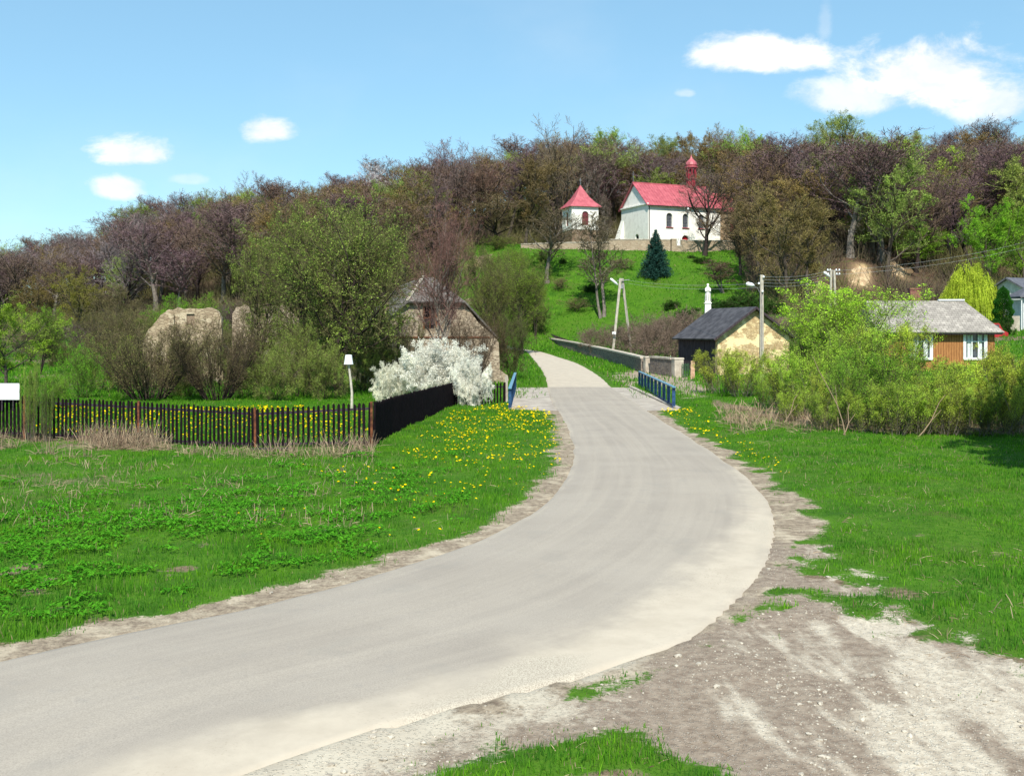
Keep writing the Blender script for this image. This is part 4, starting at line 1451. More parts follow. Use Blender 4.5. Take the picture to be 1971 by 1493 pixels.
# ------------------------------------------------------------------ orange board house
h0_ = at(1693, 637, 80)
hz = -.1 + .6
hs_ = thing('wooden_house', 'low orange-boarded house with pale shingle roof behind the willows', 'house', (h0_[0], h0_[1], hz), math.radians(-4))
HWd, HDp = 8.6, 6.5
he = zz(636, 80) - hz
hr = zz(579, 83) - hz
q = MB()
wn = []
for xx in (3.1, 7.15):
    xx = xx - .0
    wn.append([(xx - .72, he - 2.15), (xx + .72, he - 2.15), (xx + .72, he - .18), (xx - .72, he - .18)])
q.poly([(0, 0), (HWd, 0), (HWd, he), (0, he)], wn, .18)
q.box((HWd - .09, HDp / 2 + .1, he / 2), (.18, HDp - .25, he))
q.box((.09, HDp / 2 + .1, he / 2), (.18, HDp - .25, he))
q.box((HWd / 2, HDp, he / 2), (HWd, .18, he))
for k in range(44):
    q.box((.1 + k * .196, -.012, he / 2), (.03, .02, he - .02), mat=1) if not any(w_[0][0] - .1 < .1 + k * .196 < w_[1][0] + .1 for w_ in wn) else None
q.build('board_wall', [ORANGE, noisy('brown batten', (.16, .06, .02), (.26, .11, .035), 4)], hs_)
for w_ in wn:
    xx = (w_[0][0] + w_[1][0]) / 2
    q = MB()
    z0_, z1_ = w_[0][1], w_[2][1]
    for dx in (-.72, -.24, .24, .72):
        q.box((xx + dx, .03, (z0_ + z1_) / 2), (.10 if abs(dx) > .5 else .085, .12, z1_ - z0_))
    for z_ in (z0_ + .04, z0_ + 1.3, z1_ - .04):
        q.box((xx, .035, z_), (1.5, .09, .075))
    q.box((xx, -.05, z1_ + .07), (1.75, .16, .14))
    q.box((xx, -.05, z0_ - .06), (1.7, .2, .08))
    q.box((xx - .83, -.03, (z0_ + z1_) / 2), (.12, .07, z1_ - z0_ + .1))
    q.box((xx + .83, -.03, (z0_ + z1_) / 2), (.12, .07, z1_ - z0_ + .1))
    wo = q.build('window', WPAINT, hs_)
    q = MB()
    q.box((xx, .12, (z0_ + z1_) / 2), (1.44, .02, z1_ - z0_))
    q.build('pane', GLASSD, wo)
    q = MB()
    for sg in (-1, 1):
        q.box((xx + sg * .42, .095, (z0_ + z1_) / 2 - .05), (.24, .02, z1_ - z0_ - .2))
    q.build('curtain', CURT, wo)
q = MB()
rx0, rx1 = -.2, HWd - 1.15
q_lo = he - .12
sheet(q, [(-.5, -.65, q_lo), (HWd + .5, -.65, q_lo), (rx1, HDp / 2, hr), (rx0, HDp / 2, hr)], .1)
sheet(q, [(HWd + .5, -.65, q_lo), (HWd + .5, HDp + .6, q_lo), (rx1, HDp / 2, hr)], .1)
sheet(q, [(HWd + .5, HDp + .6, q_lo), (-.5, HDp + .6, q_lo), (rx0, HDp / 2, hr), (rx1, HDp / 2, hr)], .1)
sheet(q, [(-.5, HDp + .6, q_lo), (-.5, -.65, q_lo), (rx0, HDp / 2, hr)], .1)
roof_uv(q.build('roof', SHINGL, hs_))
q = MB()
q.bar((rx1 - 2.0, HDp / 2, hr + .06), (rx1 + .02, HDp / 2, hr + .06), .34, .12)
q.build('ridge_cap', WPAINT, hs_)
q = MB()
q.box((HWd / 2, -.5, q_lo - .12), (HWd + .8, .06, .14))
q.build('fascia', PLANK, hs_)
q = MB()
q.box((3.9, HDp / 2 + .9, hr - .1), (.85, .6, 2.1))
q.box((3.9, HDp / 2 + .9, hr + .98), (.95, .7, .14))
cm_ = q.build('chimney', BRICKR, hs_)

# ------------------------------------------------------------------ white house at the right edge, porch, car, wall
w0 = at(1905, 575, 128)
wz = zt1(w0[0] + 5, w0[1] + 4) - 1.2
wh = thing('white_house', 'white rendered house with dark grey roof at the right edge', 'house', (w0[0] + 2.9, w0[1] - 5.0, wz), math.radians(30))
WA, WB = 12.0, 6.6
we, wr = zz(562, 123) - wz, zz(534, 126) - wz
GREYSHADE_PORCH = noisy('gable shade and grey porch', (.42, .44, .45), (.56, .57, .57), 2, .9, .1, .01)  # shaded side of the white gable painted as grey; also the porch's own grey
q = MB()
q.poly([(0, 0), (WA, 0), (WA, we), (0, we)], [[(3, 1.6), (4.4, 1.6), (4.4, 3.0), (3, 3.0)]], .3)
q.box((WA / 2, WB, we / 2), (WA, .3, we))
q.box((WA - .15, WB / 2, we / 2), (.3, WB - .5, we))
q.build('wall', WHITE, wh)
q = MB()
q.poly([(.02, 0), (WB, 0), (WB, we), (WB / 2, wr - .1), (.02, we)], thick=.3, frame=lambda V: fr(V) + A([-.03, 0, 0]))
q.F = [f[:, ::-1] for f in q.F]
q.build('gable_wall', GREYSHADE_PORCH, wh)  # a white wall too, its shade put into the colour
q = MB()
ms = (wr - we) / (WB / 2)
sheet(q, [(-.5, -.5, we - .5 * ms), (WA + .4, -.5, we - .5 * ms), (WA + .4, WB / 2, wr), (-.5, WB / 2, wr)], .18)
sheet(q, [(WA + .4, WB + .5, we - .5 * ms), (-.5, WB + .5, we - .5 * ms), (-.5, WB / 2, wr), (WA + .4, WB / 2, wr)], .18)
q.build('roof', DGREY, wh)
q = MB()
q.box((3.7, .2, 2.3), (1.4, .04, 1.4))
q.build('window', GLASSD, wh)
pz = zt1(*xy(1985, 112))
ph = thing('porch', 'dark-roofed grey porch cut by the right edge of the picture', 'porch', (*xy(1966, 112), pz), 0)
phh = zz(571, 112) - pz
q = MB()
q.box((1.6, 1.6, phh / 2 - .3), (2.6, 2.6, phh - .6 + .6))
q.build('wall', GREYSHADE_PORCH, ph)
q = MB()
q.lathe([(2.6, phh - .1), (2.6, phh + .05), (.2, phh + 1.2), (.01, phh + 1.2)], (1.6, 1.6, 0), 4, math.pi / 4)
q.build('roof', DGREY, ph)
q = MB()
q.tube([(.05, .05, -.2), (.05, .05, phh)], .06, 8)
q.build('downpipe', LAMPM, ph)
stone_wall('terrace_wall', 'short pale block wall between the columnar conifer and the porch', [xy(1944, 111), xy(1963, 110.5)], [zz(608, 111), zz(608, 110.5)], .4, CAPC, None)

# red van half hidden behind the roof
vx, vy = xy(1893, 104)
vz = zt1(vx, vy) - .45
vn = thing('parked_van', 'red van parked behind the house roof beside the conifer', 'van', (vx, vy, vz), math.radians(12))
q = MB()
prof = [(-2.1, .45), (2.1, .45), (2.15, 1.0), (1.55, 1.25), (1.1, 1.95), (-2.05, 1.98), (-2.15, 1.2)]
q.poly(prof, thick=1.8, frame=lambda V: V + A([0, -.9, 0]))
q.build('body', OILRED, vn)
for x0_, x1_ in ((-1.85, -.95), (-.8, .1), (.25, 1.05)):
    q = MB()
    q.poly([(x0_, 1.25), (x1_ + .12, 1.25), (x1_, 1.8), (x0_, 1.8)], thick=.03, frame=lambda V: V + A([0, -.925, 0]))
    q.build('window', GLASSD, vn)
q = MB()
q.add([(1.57, -.8, 1.27), (1.57, .8, 1.27), (1.14, .75, 1.9), (1.14, -.75, 1.9)], [(0, 1, 2, 3)])
q.V[0] += A([.02, 0, .02])
q.build('windscreen', GLASSD, vn)
TYRE = noisy('tyre rubber', (.015, .015, .015), (.03, .03, .03), 5)
for x_ in (-1.35, 1.35):
    for y2 in (-.86, .86):
        q = MB()
        th = np.linspace(0, 6.283, 17)[:-1]
        q.tube([(x_, y2 - .1, .33), (x_, y2 + .1, .33)], .33, 16)
        wo = q.build('wheel', TYRE, vn)
        q = MB()
        q.tube([(x_, y2 - .115, .33), (x_, y2 + .115, .33)], .19, 12)
        q.build('rim', METAL, wo)

# ------------------------------------------------------------------ ruins on the left
m0 = at(712, 735, 74)
mz = -.25
mr = thing('ruined_house', 'derelict stone house with a sagging grey shingle half-hip roof', 'house', (m0[0], m0[1], mz), math.radians(16))
MW, ML = 9.5, 13.5
me_, mr_, mh = zz(648, 74) - mz, zz(531, 76) - mz, zz(578, 75) - mz
q = MB()
hw = (mr_ - me_) / (MW / 2)
xh = (mh - me_) / hw
q.poly([(0, 0), (MW + .9, 0), (MW + .7, .9), (MW + .1, 1.3), (MW, me_ - .4), (MW - .5, me_ + .15), (MW - 1.5, me_ + 1.0), (MW - xh, mh), (xh, mh), (.1, me_)],
       [[(3.95, mh - 2.05), (4.75, mh - 2.05), (4.75, mh - .45), (3.95, mh - .45)], [(5.6, .6), (6.6, .6), (6.6, 1.9), (5.6, 1.9)]], .6)
q.box((.3, ML / 2 + .4, me_ / 2), (.6, ML - .6, me_))
q.box((MW - .3, ML / 2 + .4, me_ / 2), (.6, ML - .6, me_ - .3))
q.box((MW / 2, ML, me_ / 2), (MW, .6, me_))
q.build('wall', RUIN, mr)
q = MB()
q.box((4.35, .55, mh - 1.25), (.95, .1, 1.8))
q.build('dark_window', DARK, mr)
q = MB()
q.box((6.1, .55, 1.25), (1.1, .1, 1.5))
q.build('dark_opening', DARK, mr)
q = MB()
for x_ in (3.9, 4.8):
    q.bar((x_, -.03, mh - 2.1), (x_, -.03, mh - .4), .07)
q.bar((3.85, -.03, mh - 1.25), (4.85, -.03, mh - 1.25), .05)
q.bar((4.35, .02, mh - 2.1), (4.35, .02, mh - .4), .04)
q.build('window_frame', RUST, mr)
q = MB()
q.box((5.0, -.03, me_ - .05), (7.6, .08, .10))
q.build('iron_tie', RUST, mr)
q = MB()
tz = mh - .1
lx = xh - .25
rk = 3.0
sheet(q, [(lx, -.45, tz), (MW - lx, -.45, tz), (MW / 2 + .35, 2.6, mr_), (MW / 2 - .35, 2.6, mr_)], .12)
sheet(q, [(-.5, ML, me_ - .4), (-.5, .5, me_ - .4), (lx, -.45, tz), (MW / 2 - .35, 2.6, mr_), (MW / 2 - .3, ML, mr_ - .15)], .12)
sheet(q, [(MW - lx, -.45, tz), (MW + .3, 1.0, me_ - .1), (MW + .3, ML, me_ - .2), (MW / 2 + .3, ML, mr_ - .15), (MW / 2 + .35, 2.6, mr_)], .12)
roof_uv(q.build('roof', SHING, mr))
q = MB()
q.bar((lx + .05, -.42, tz + .08), (MW / 2 - .35, 2.6, mr_ + .1), .22, .07)
q.build('hip_ridge', CAPC, mr)
q = MB()
for k in range(5):
    q.box((1.7 + random.uniform(-.06, .06), 4.2, me_ + 1.7 + k * .36), (.7 - .05 * k, .6, .35), random.uniform(-.15, .15))
q.build('chimney', RUIN, mr)


BOARDS = noisy('old window boards', (.16, .115, .08), (.30, .22, .155), 4, .9, .3, .01, stretch=(6, 6, 1))


def ruin(label, pts_, d, rz, side, notch, mat):
    """roofless gable: outline given in photo pixels, seen at distance d"""
    x0_, y0_ = pts_[0]
    p0 = at(x0_, y0_, d)
    z0_ = zt1(p0[0], p0[1]) - .3
    o_ = thing('ruined_gable', label, 'ruin', (p0[0], p0[1], z0_), rz)
    k_ = d / FPX
    f_ = lambda px, py: ((px - x0_) * k_ / math.cos(rz), zz(py, d) - z0_)
    ol_ = [f_(*p) for p in pts_]
    ol_[0] = (ol_[0][0], 0)
    ol_[-1] = (ol_[-1][0], 0)
    ol_ = ol_[::-1]
    rg = []
    for a_, b_ in zip(ol_, ol_[1:] + ol_[:1]):            # ragged broken top edge
        rg.append(a_)
        if a_[1] > .5 and b_[1] > .5:
            n_ = max(1, int(math.hypot(b_[0] - a_[0], b_[1] - a_[1]) / .3))
            for j_ in range(1, n_):
                w_ = j_ / n_
                rg.append((a_[0] * (1 - w_) + b_[0] * w_ + random.uniform(-.04, .04), a_[1] * (1 - w_) + b_[1] * w_ + random.uniform(-.14, .08)))
    a4 = [f_(notch[0], notch[1]), f_(notch[2], notch[1]), f_(notch[2], notch[3]), f_(notch[0], notch[3])]
    q_ = MB()
    ar = sum(rg[i][0] * rg[(i + 1) % len(rg)][1] - rg[(i + 1) % len(rg)][0] * rg[i][1] for i in range(len(rg)))
    if ar < 0:
        rg = rg[::-1]
    q_.poly(rg, [a4], .7)
    w_ = max(p[0] for p in ol_)
    h1 = max(p[1] for p in ol_)
    q_.box((w_ * .36, -.12, h1 * .46), (.55, .3, h1 * .92), taper=.7)
    for k in range(26):                                    # stones fallen from the top lie at the foot
        q_.box((random.uniform(-.6, w_ + .6), random.uniform(-1.6, -.3), .32 + random.uniform(0, .15)), (random.uniform(.2, .5), random.uniform(.2, .45), random.uniform(.15, .3)), random.uniform(0, 3), taper=.8)
    q_.build('gable_wall', mat, o_)
    L_, h_ = side
    rg = [(0, 0), (L_, 0)] + [(L_ * (1 - j / 16), h_[1] + (h_[0] - h_[1]) * j / 16 + random.uniform(-.14, .14)) for j in range(17)]
    q_ = MB()
    q_.poly(rg, [], .6, frame=lambda V: fr(V) + A([.02, .72, 0]))
    q_.F = [f[:, ::-1] for f in q_.F]
    q_.build('side_wall', mat, o_)
    q_ = MB()
    x1_ = max(p[0] for p in ol_)
    q_.poly(rg, [], .6, frame=lambda V: fr(V) + A([x1_ - .64, .72, 0]))
    q_.F = [f[:, ::-1] for f in q_.F]
    q_.build('side_wall', mat, o_)
    q_ = MB()
    q_.box(((a4[0][0] + a4[1][0]) / 2, .16, (a4[0][1] + a4[2][1]) / 2), (a4[1][0] - a4[0][0] + .1, .06, a4[2][1] - a4[0][1] + .1))
    q_.build('boarded_window', BOARDS, o_)


ruin('pale roofless stone gable, the leftmost ruin above the fence', [(274, 742), (274, 655), (282, 640), (296, 622), (308, 606), (322, 595), (340, 591), (400, 591), (413, 597), (421, 612), (425, 742)], 80, .12, (5, (3.2, 2.4)), (356, 626, 371, 604), RUINP)
ruin('grey-tan roofless gable between the pale ruin and the ruined house', [(446, 740), (447, 604), (455, 590), (470, 586), (530, 584), (548, 588), (560, 600), (572, 612), (576, 740)], 84, .15, (5, (3.4, 2.4)), (499, 612, 511, 597), RUIN)

# ------------------------------------------------------------------ fences
def gz_(x, y):
    return float(ground_z(x, y))


def picket_fence(name, label, posts, rails, step, post_h=1.45, pk=(.088, .024), tip=.20, foot=-.18, group=None, sag=.0, postmat=RUST):
    """posts: (x, y); rails: (bottom z, top z) above the datum at each post"""
    p0 = posts[0]
    o = thing(name, label, 'fence', (p0[0], p0[1], 0), 0, group)
    for i in range(len(posts) - 1):
        a_, b_ = A(posts[i]) - A(p0), A(posts[i + 1]) - A(p0)
        L_ = np.linalg.norm(b_ - a_)
        d_ = (b_ - a_) / L_
        nr = A([d_[1], -d_[0]])
        rz = math.atan2(d_[1], d_[0])
        n_ = int(L_ / step)
        q_ = MB()
        for k in range(n_):
            w_ = (k + .5) / n_
            x_, y_ = a_ + (b_ - a_) * w_ + nr * .035
            lo_ = rails[i][0] * (1 - w_) + rails[i + 1][0] * w_ + foot
            hi_ = rails[i][1] * (1 - w_) + rails[i + 1][1] * w_ + tip + random.uniform(-.03, .03)
            hi_ -= sag * math.sin(w_ * math.pi)
            lo_ -= random.uniform(0, .10)
            th_, lean_ = pk[1] / 2, random.uniform(-.018, .018)
            hw_ = pk[0] / 2 * random.uniform(.85, 1.1)
            pr = [(-hw_, lo_), (hw_, lo_), (hw_, hi_ - .05), (hw_ * .35, hi_), (-hw_ * .35, hi_), (-hw_, hi_ - .05)]
            V_ = []
            for sd in (-th_, th_):
                for u_, z_ in pr:
                    uu = u_ + lean_ * (z_ - lo_)
                    V_.append((x_ + d_[0] * uu - nr[0] * sd, y_ + d_[1] * uu - nr[1] * sd, z_))
            q_.add(V_, [(0, 1, 2, 5), (2, 3, 4, 5), (11, 8, 7, 6), (11, 10, 9, 8)], 0, random.random())
            q_.F.append(A([(j + 6, (j + 1) % 6 + 6, (j + 1) % 6, j) for j in range(6)]) + q_.n - 12)
            q_.M.append(np.zeros(6, int))
            q_.A.append(np.full(6, .5))
        q_.build('picket_panel', FENCEW, o)
        for lvl in (0, 1):
            q_ = MB()
            za, zb = rails[i][lvl], rails[i + 1][lvl]
            for k in range(4):
                w0_, w1_ = k / 4, (k + 1) / 4
                A0, A1 = a_ + (b_ - a_) * w0_, a_ + (b_ - a_) * w1_
                s0_, s1_ = sag * math.sin(w0_ * math.pi), sag * math.sin(w1_ * math.pi)
                q_.bar((*A0, za * (1 - w0_) + zb * w0_ - s0_), (*A1, za * (1 - w1_) + zb * w1_ - s1_), .05, .075)
            q_.build('rail', RAILW, o)
    for i, p_ in enumerate(posts):
        x_, y_ = A(p_) - A(p0)
        g_ = gz_(*p_)
        q_ = MB()
        q_.bar((x_ - .0, y_ - .02, g_ - .3), (x_ + random.uniform(-.02, .02), y_ - .02, rails[i][1] + tip + .03), .075, .075)
        q_.build('post', postmat, o)
    return o


def fz(py, d):
    return CH - (py - HY) * d / FPX


PF = [xy(-190, 38.6), xy(48, 37.0), xy(268, 35.8), xy(492, 34.2), xy(716, 34.2)]
RF = [(fz(828, 38.6), fz(768, 38.6)), (fz(834, 37), fz(773, 37)), (fz(846, 35.8), fz(784, 35.8)), (fz(855, 34.2), fz(797, 34.2)), (fz(851, 34.2), fz(786, 34.2))]
picket_fence('picket_fence', 'long black picket fence with rusty posts facing the left meadow', PF, RF, .163)
PF2 = [xy(720, 34.3), xy(752, 38), xy(796, 43), xy(838, 48.5), xy(874, 54)]
RF2 = [(fz(851, 34.3), fz(786, 34.3)), (fz(835, 38), fz(775, 38)), (fz(818, 43), fz(763, 43)), (fz(800, 48.5), fz(752, 48.5)), (fz(783, 54), fz(742, 54))]
picket_fence('picket_fence', 'black picket fence running away from the corner post beside the dandelion verge', PF2, RF2, .115, pk=(.085, .024), foot=-.35, postmat=FENCEW)
PF3 = [xy(876, 54.2), xy(925, 54.8), xy(972, 55.4)]
RF3 = [(fz(782, 54), fz(744, 54)), (fz(780, 55), fz(745, 55)), (fz(777, 55.4), fz(744, 55.4))]
picket_fence('picket_fence', 'short dark picket fence between the blossoming shrub and the blue railing', PF3, RF3, .17, postmat=FENCEW)
gp_ = thing('fence_post', 'weathered grey post standing beside the left blue railing', 'post', (*xy(974.5, 55.6), 0))
q = MB()
q.box((0, 0, .6), (.17, .15, 1.75), taper=.9)
q.build('post', CPOLE, gp_)
lb = thing('fallen_board', 'dark board lying in the grass at the foot of the picket fence', 'board', (*xy(490, 33.2), .09), -.05)
q = MB()
q.bar((-.1, 0, .0), (1.25, 0, .02), .14, .05)
q.build('board', RAILW, lb)

# white panel on the fence
sg = thing('blank_signboard', 'blank white board fixed on the black fence at the left edge', 'panel', (*xy(6, 36.9), 0), -.02)
q = MB()
q.box((.18, -.10, fz(753, 36.9)), (.92, .02, .58))
q.build('board', WPAINT, sg)
q = MB()
q.bar((.0, -.07, fz(790, 36.9)), (.0, -.07, fz(740, 36.9)), .04)
q.bar((.4, -.07, fz(790, 36.9)), (.4, -.07, fz(740, 36.9)), .04)
q.build('batten', RAILW, sg)

# upturned bucket on a crooked stick
bx, by = xy(677, 50)
bk = thing('bucket_on_pole', 'white bucket upturned on a crooked pale pole behind the fence', 'pole', (bx, by, 0))
pt_ = [xy(677, 50), xy(677.5, 50), xy(675, 50), xy(672, 50), xy(671, 50)]
zs_ = [-.1, .9, 1.5, 2.1, 2.5]
q = MB()
q.tube([(a_[0] - bx, 0, z_) for a_, z_ in zip(pt_, zs_)], [.07, .06, .055, .05, .045], 7)
q.build('pole', noisy('peeled pole', (.40, .36, .30), (.60, .56, .47), 6), bk)
q = MB()
q.lathe([(.235, 2.28), (.215, 2.31), (.16, 2.70), (.15, 2.73), (.001, 2.735)], (xy(671, 50)[0] - bx, 0, 0), 16)
q.lathe([(.205, 2.31), (.15, 2.68)], (xy(671, 50)[0] - bx, 0, 0), 16)
q.build('bucket', WPAINT, bk, True)


# ------------------------------------------------------------------ blue bridge railings
def railing(label, a_, b_, n_, h=1.03):
    o = thing('bridge_railing', label, 'railing', (*a_, 0))
    v_ = A(b_) - A(a_)
    for k in range(n_):
        p_ = v_ * k / (n_ - 1)
        q_ = MB()
        q_.bar((*p_, -.05), (*p_, h), .15, .15)
        q_.build('post', BLUE, o)
    q_ = MB()
    q_.bar((*(-v_ * .01), h + .03), (*(v_ * 1.01), h + .03), .16, .06)
    q_.build('top_rail', BLUEL, o)
    q_ = MB()
    q_.bar((0, 0, .14), (*v_, .14), .05, .05)
    q_.build('lower_rail', BLUE, o)
    q_ = MB()
    q_.box((0, 0, .42), (.13, .13, .9))
    q_.build('end_post', BLUEL, o)
    return o


railing('blue steel railing on the right side of the bridge', (8.15, 52.4), (8.95, 73.0), 10)
railing('blue steel railing on the left side of the bridge seen end on', (-.10, 51.4), (.22, 70.5), 16)

# ------------------------------------------------------------------ utility poles and wires
def lamp_head(o, p, d, L_=.75):
    d = A(d, dtype=float)
    d /= np.linalg.norm(d)
    p = A(p, dtype=float)
    q_ = MB()
    q_.tube([p, p + d * L_ * .25, p + d * L_ * .85, p + d * L_], [.05, .15, .15, .07], 8)
    q_.V[0][:, 2] = (q_.V[0][:, 2] - p[2]) * 1.0 + p[2]
    q_.build('lamp_head', LAMPM, o, True)


x1, y1 = xy(1178, 117)
z1 = zt1(x1, y1) - .2
p1_ = thing('utility_pole', 'A-shaped concrete utility pole with a street lamp behind the roadside wall', 'utility pole', (x1, y1, z1))
tx1 = (1196 - CX) * 118 / FPX - x1
tz1 = zz(536, 118) - z1
rx1_ = (1216 - CX) * 119.5 / FPX - x1
for a_, b_ in (((0, 0, 0), (tx1 - .12, .8, tz1)), ((rx1_, 2.2, 0), (tx1 + .12, 1.1, tz1))):
    q = MB()
    q.bar(a_, b_, .26, .22)
    q.build('leg', CPOLE, p1_)
q = MB()
q.bar((tx1 - .5, .85, tz1 - .25), (tx1 + .9, .85, tz1 - .15), .09)
q.bar((tx1 - .25, .75, tz1 - .9), (tx1 + .25, .75, tz1 - .9), .12, .5)
q.build('crossarm', METAL, p1_)
q = MB()
q.tube([(tx1 - .3, .7, tz1 - .7), (tx1 - .7, .5, tz1 - .6)], .035, 6)
q.build('lamp_arm', METAL, p1_)
lamp_head(p1_, (tx1 - .45, .55, tz1 - .75), (-.75, -.25, .62), 1.15)
q = MB()
q.box((.2, -.2, zz(641, 117) - z1), (.42, .25, .3))
q.build('junction_box', LAMPM, p1_)

x2, y2_ = xy(1466, 74)
z2 = zt1(x2, y2_) - .2
p2_ = thing('utility_pole', 'single square concrete utility pole with a street lamp before the yellow shed', 'utility pole', (x2, y2_, z2))
t2 = zz(529, 74) - z2
q = MB()
q.box((0, 0, t2 / 2), (.30, .26, t2), taper=.72)
q.build('shaft', CPOLE, p2_)
q = MB()
q.bar((-.02, -.14, .2), (-.02, -.11, t2 - 1.2), .05)
q.build('conduit', METAL, p2_)
q = MB()
q.tube([(-.1, -.05, t2 - 1.35), (-.35, -.2, t2 - .95), (-.75, -.35, t2 - .72)], .03, 6)
q.build('lamp_arm', METAL, p2_)
lamp_head(p2_, (-.6, -.3, t2 - .78), (-.95, -.2, .22), .62)
for zq, xq in ((t2 - .62, -.24), (t2 - 1.18, .02), (t2 - .15, .1)):
    q = MB()
    q.lathe([(.02, -.07), (.07, -.05), (.07, .03), (.03, .08), (.001, .09)], (xq, -.19, zq), 8)
    q.build('insulator', WPAINT, p2_)

x3, y3 = xy(1602, 104)
z3 = zt1(x3, y3) - .2
p3_ = thing('utility_pole', 'twin-post utility pole with insulators rising above the tall green willow', 'utility pole', (x3, y3, z3))
t3 = zz(519, 104) - z3
for dx, hh_ in ((-.12, t3), (.18, t3 - .05)):
    q = MB()
    q.bar((dx * 2.6, 0, 0), (dx, 0, hh_), .2, .2)
    q.build('leg', CPOLE, p3_)
q = MB()
q.bar((-.5, 0, t3 - .12), (.75, 0, t3 - .12), .07)
q.bar((-.45, 0, t3 - .5), (.75, 0, t3 - .5), .07)
q.build('crossarm', METAL, p3_)
for k, (dx, dz) in enumerate(((-.45, -.02), (-.2, -.02), (.4, -.02), (.7, -.02), (-.4, -.4), (.45, -.4), (.72, -.4))):
    q = MB()
    q.lathe([(.02, -.1), (.08, -.06), (.08, .03), (.03, .1), (.001, .11)], (dx, 0, t3 + dz), 8)
    q.build('insulator', WPAINT, p3_)
lamp_head(p3_, (-.3, -.2, t3 - .75), (-.75, -.2, .6), .85)


def wire(label, a_, b_, sag, rad=.013):
    a_, b_ = A(a_, dtype=float), A(b_, dtype=float)
    k = np.linspace(0, 1, 16)
    P_ = a_[None] + (b_ - a_)[None] * k[:, None]
    P_[:, 2] -= sag * 4 * k * (1 - k)
    q_ = MB()
    q_.tube(P_ - a_, rad, 4)
    o = q_.build('wire', WIREM)
    o.location = a_
    tag(o, label, 'wire', 'overhead wires between the poles')


W1, W2, W3 = A([x1 + tx1, y1 + .9, z1 + tz1]), A([x2, y2_, z2 + t2]), A([x3, y3, z3 + t3])
for k, lb_ in enumerate(('upper thin wire from the A-shaped pole to the single pole', 'lower thin wire from the A-shaped pole to the single pole')):
    wire(lb_, W1 + A([.4, 0, -.15 - .35 * k]), W2 + A([-.12, 0, -.6 - .3 * k]), .35, .009)
for k, lb_ in enumerate(('topmost wire from the single pole to the twin pole', 'second wire down from the single pole to the twin pole', 'third wire down from the single pole to the twin pole', 'lowest wire from the single pole to the twin pole')):
    wire(lb_, W2 + A([.08, 0, -.12 - .22 * k]), W3 + A([-.4 + .2 * k, 0, -.1 - .17 * k]), .25 + .05 * k, .009)
W4 = at(2150, 405, 165)
for k, lb_ in enumerate(('upper wire climbing right from the twin pole across the wood', 'lower wire climbing right from the twin pole across the wood')):
    wire(lb_, W3 + A([.6, 0, -.1 - .4 * k]), W4 + A([0, 0, -.9 * k]), 1.6, .010)

# ------------------------------------------------------------------ plants: one template of each habit
N0 = (14, 9, 7, 5)
for k in range(4):
    template(f'bare{k}', seed=20 + k, H=17, bole=(.38, .25, .45, .3)[k], CR=(6.0, 7.6, 5.2, 6.8)[k], n=(15, 8, 6, 5), ang=(.6, .8, .5, .68)[k], up=.20, wob=.13, trunk_r=(.30, .38, .26, .34)[k], limb=.030,
             leaves=3500, lsize=.055, twig_w=.022, bark=(BARKG, BARKD, BARK, BARKD)[k], top=.9)
for k in range(3):
    template(f'bud{k}', seed=40 + k, H=16, bole=(.22, .3, .15)[k], CR=(5.8, 4.8, 6.4)[k], n=(14, 9, 6, 5), ang=(.85, .7, .95)[k], up=.16, wob=.14, trunk_r=.30, limb=.028,
             leaves=13000, lsize=.095, twig_w=.021, bark=BARK, top=.9)
for k in range(2):
    template(f'leafy{k}', seed=60 + k, H=15, bole=.15, CR=(6.4, 6.2)[k], n=N0, ang=.9, up=.14, wob=.15, trunk_r=.25, leaves=17000, lsize=.11, twig_w=.018, bark=BARK, top=.9)
for k in range(2):
    template(f'slim{k}', seed=70 + k, H=14, bole=.3, CR=3.6, n=(15, 8, 6, 4), ang=.7, up=.2, wob=.09, trunk_r=.13, ntrunk=2, tspread=.07, leaves=3000, lsize=.05, twig_w=.016, bark=BARKG, top=.95, shape='column')
for k in range(3):
    template(f'near{k}', seed=80 + k, H=12, bole=(.20, .34, .16)[k], CR=(4.6, 4.0, 5.2)[k], n=(17, 10, 8, 6), ang=1.0, up=.12, wob=.2, trunk_r=.2, leaves=20000, lsize=.060, twig_w=.010, quad=True,
             bark=BARKD, ntrunk=2, tspread=.16, top=.9)
template('maroon', seed=90, H=12.4, bole=.40, CR=4.2, n=(15, 9, 7, 5), ang=.62, up=.16, wob=.11, trunk_r=.17, leaves=9000, lsize=.035, twig_w=.010, bark=BARKG, ntrunk=2, tspread=.05, shape='vase', top=.95)
for k in range(3):
    template(f'willow{k}', seed=100 + k, H=3.6, bole=.12, CR=1.25, n=(9, 6, 5, 3), ang=.45, up=.22, wob=.14, trunk_r=.022, leaves=15000, lsize=.027, twig_w=.005, quad=True, ntrunk=14, tspread=.42,
             shape='column', bark=BARKG, top=1.0, low=.28)
template('tallwillow', seed=110, H=6.6, bole=.10, CR=2.6, n=(14, 8, 6, 4), ang=.7, up=.16, wob=.15, trunk_r=.06, leaves=24000, lsize=.04, twig_w=.006, quad=True, ntrunk=4, tspread=.22, bark=BARK, top=.95)
for k in range(2):
    template(f'fan{k}', seed=120 + k, H=5.0, bole=.10, CR=1.9, n=(8, 6, 5, 3), ang=.30, up=.08, wob=.05, trunk_r=.045, leaves=11000, lsize=.03, twig_w=.007, quad=True, ntrunk=26, tspread=.85,
             shape='column', bark=BARKD, top=1.0)
for k in range(2):
    template(f'bush{k}', seed=130 + k, H=4.2, bole=.06, CR=2.5, n=(12, 7, 6, 4), ang=.85, up=.1, wob=.2, trunk_r=.04, leaves=18000, lsize=.042, twig_w=.008, quad=True, ntrunk=4, tspread=.5, bark=BARKD, top=.9)
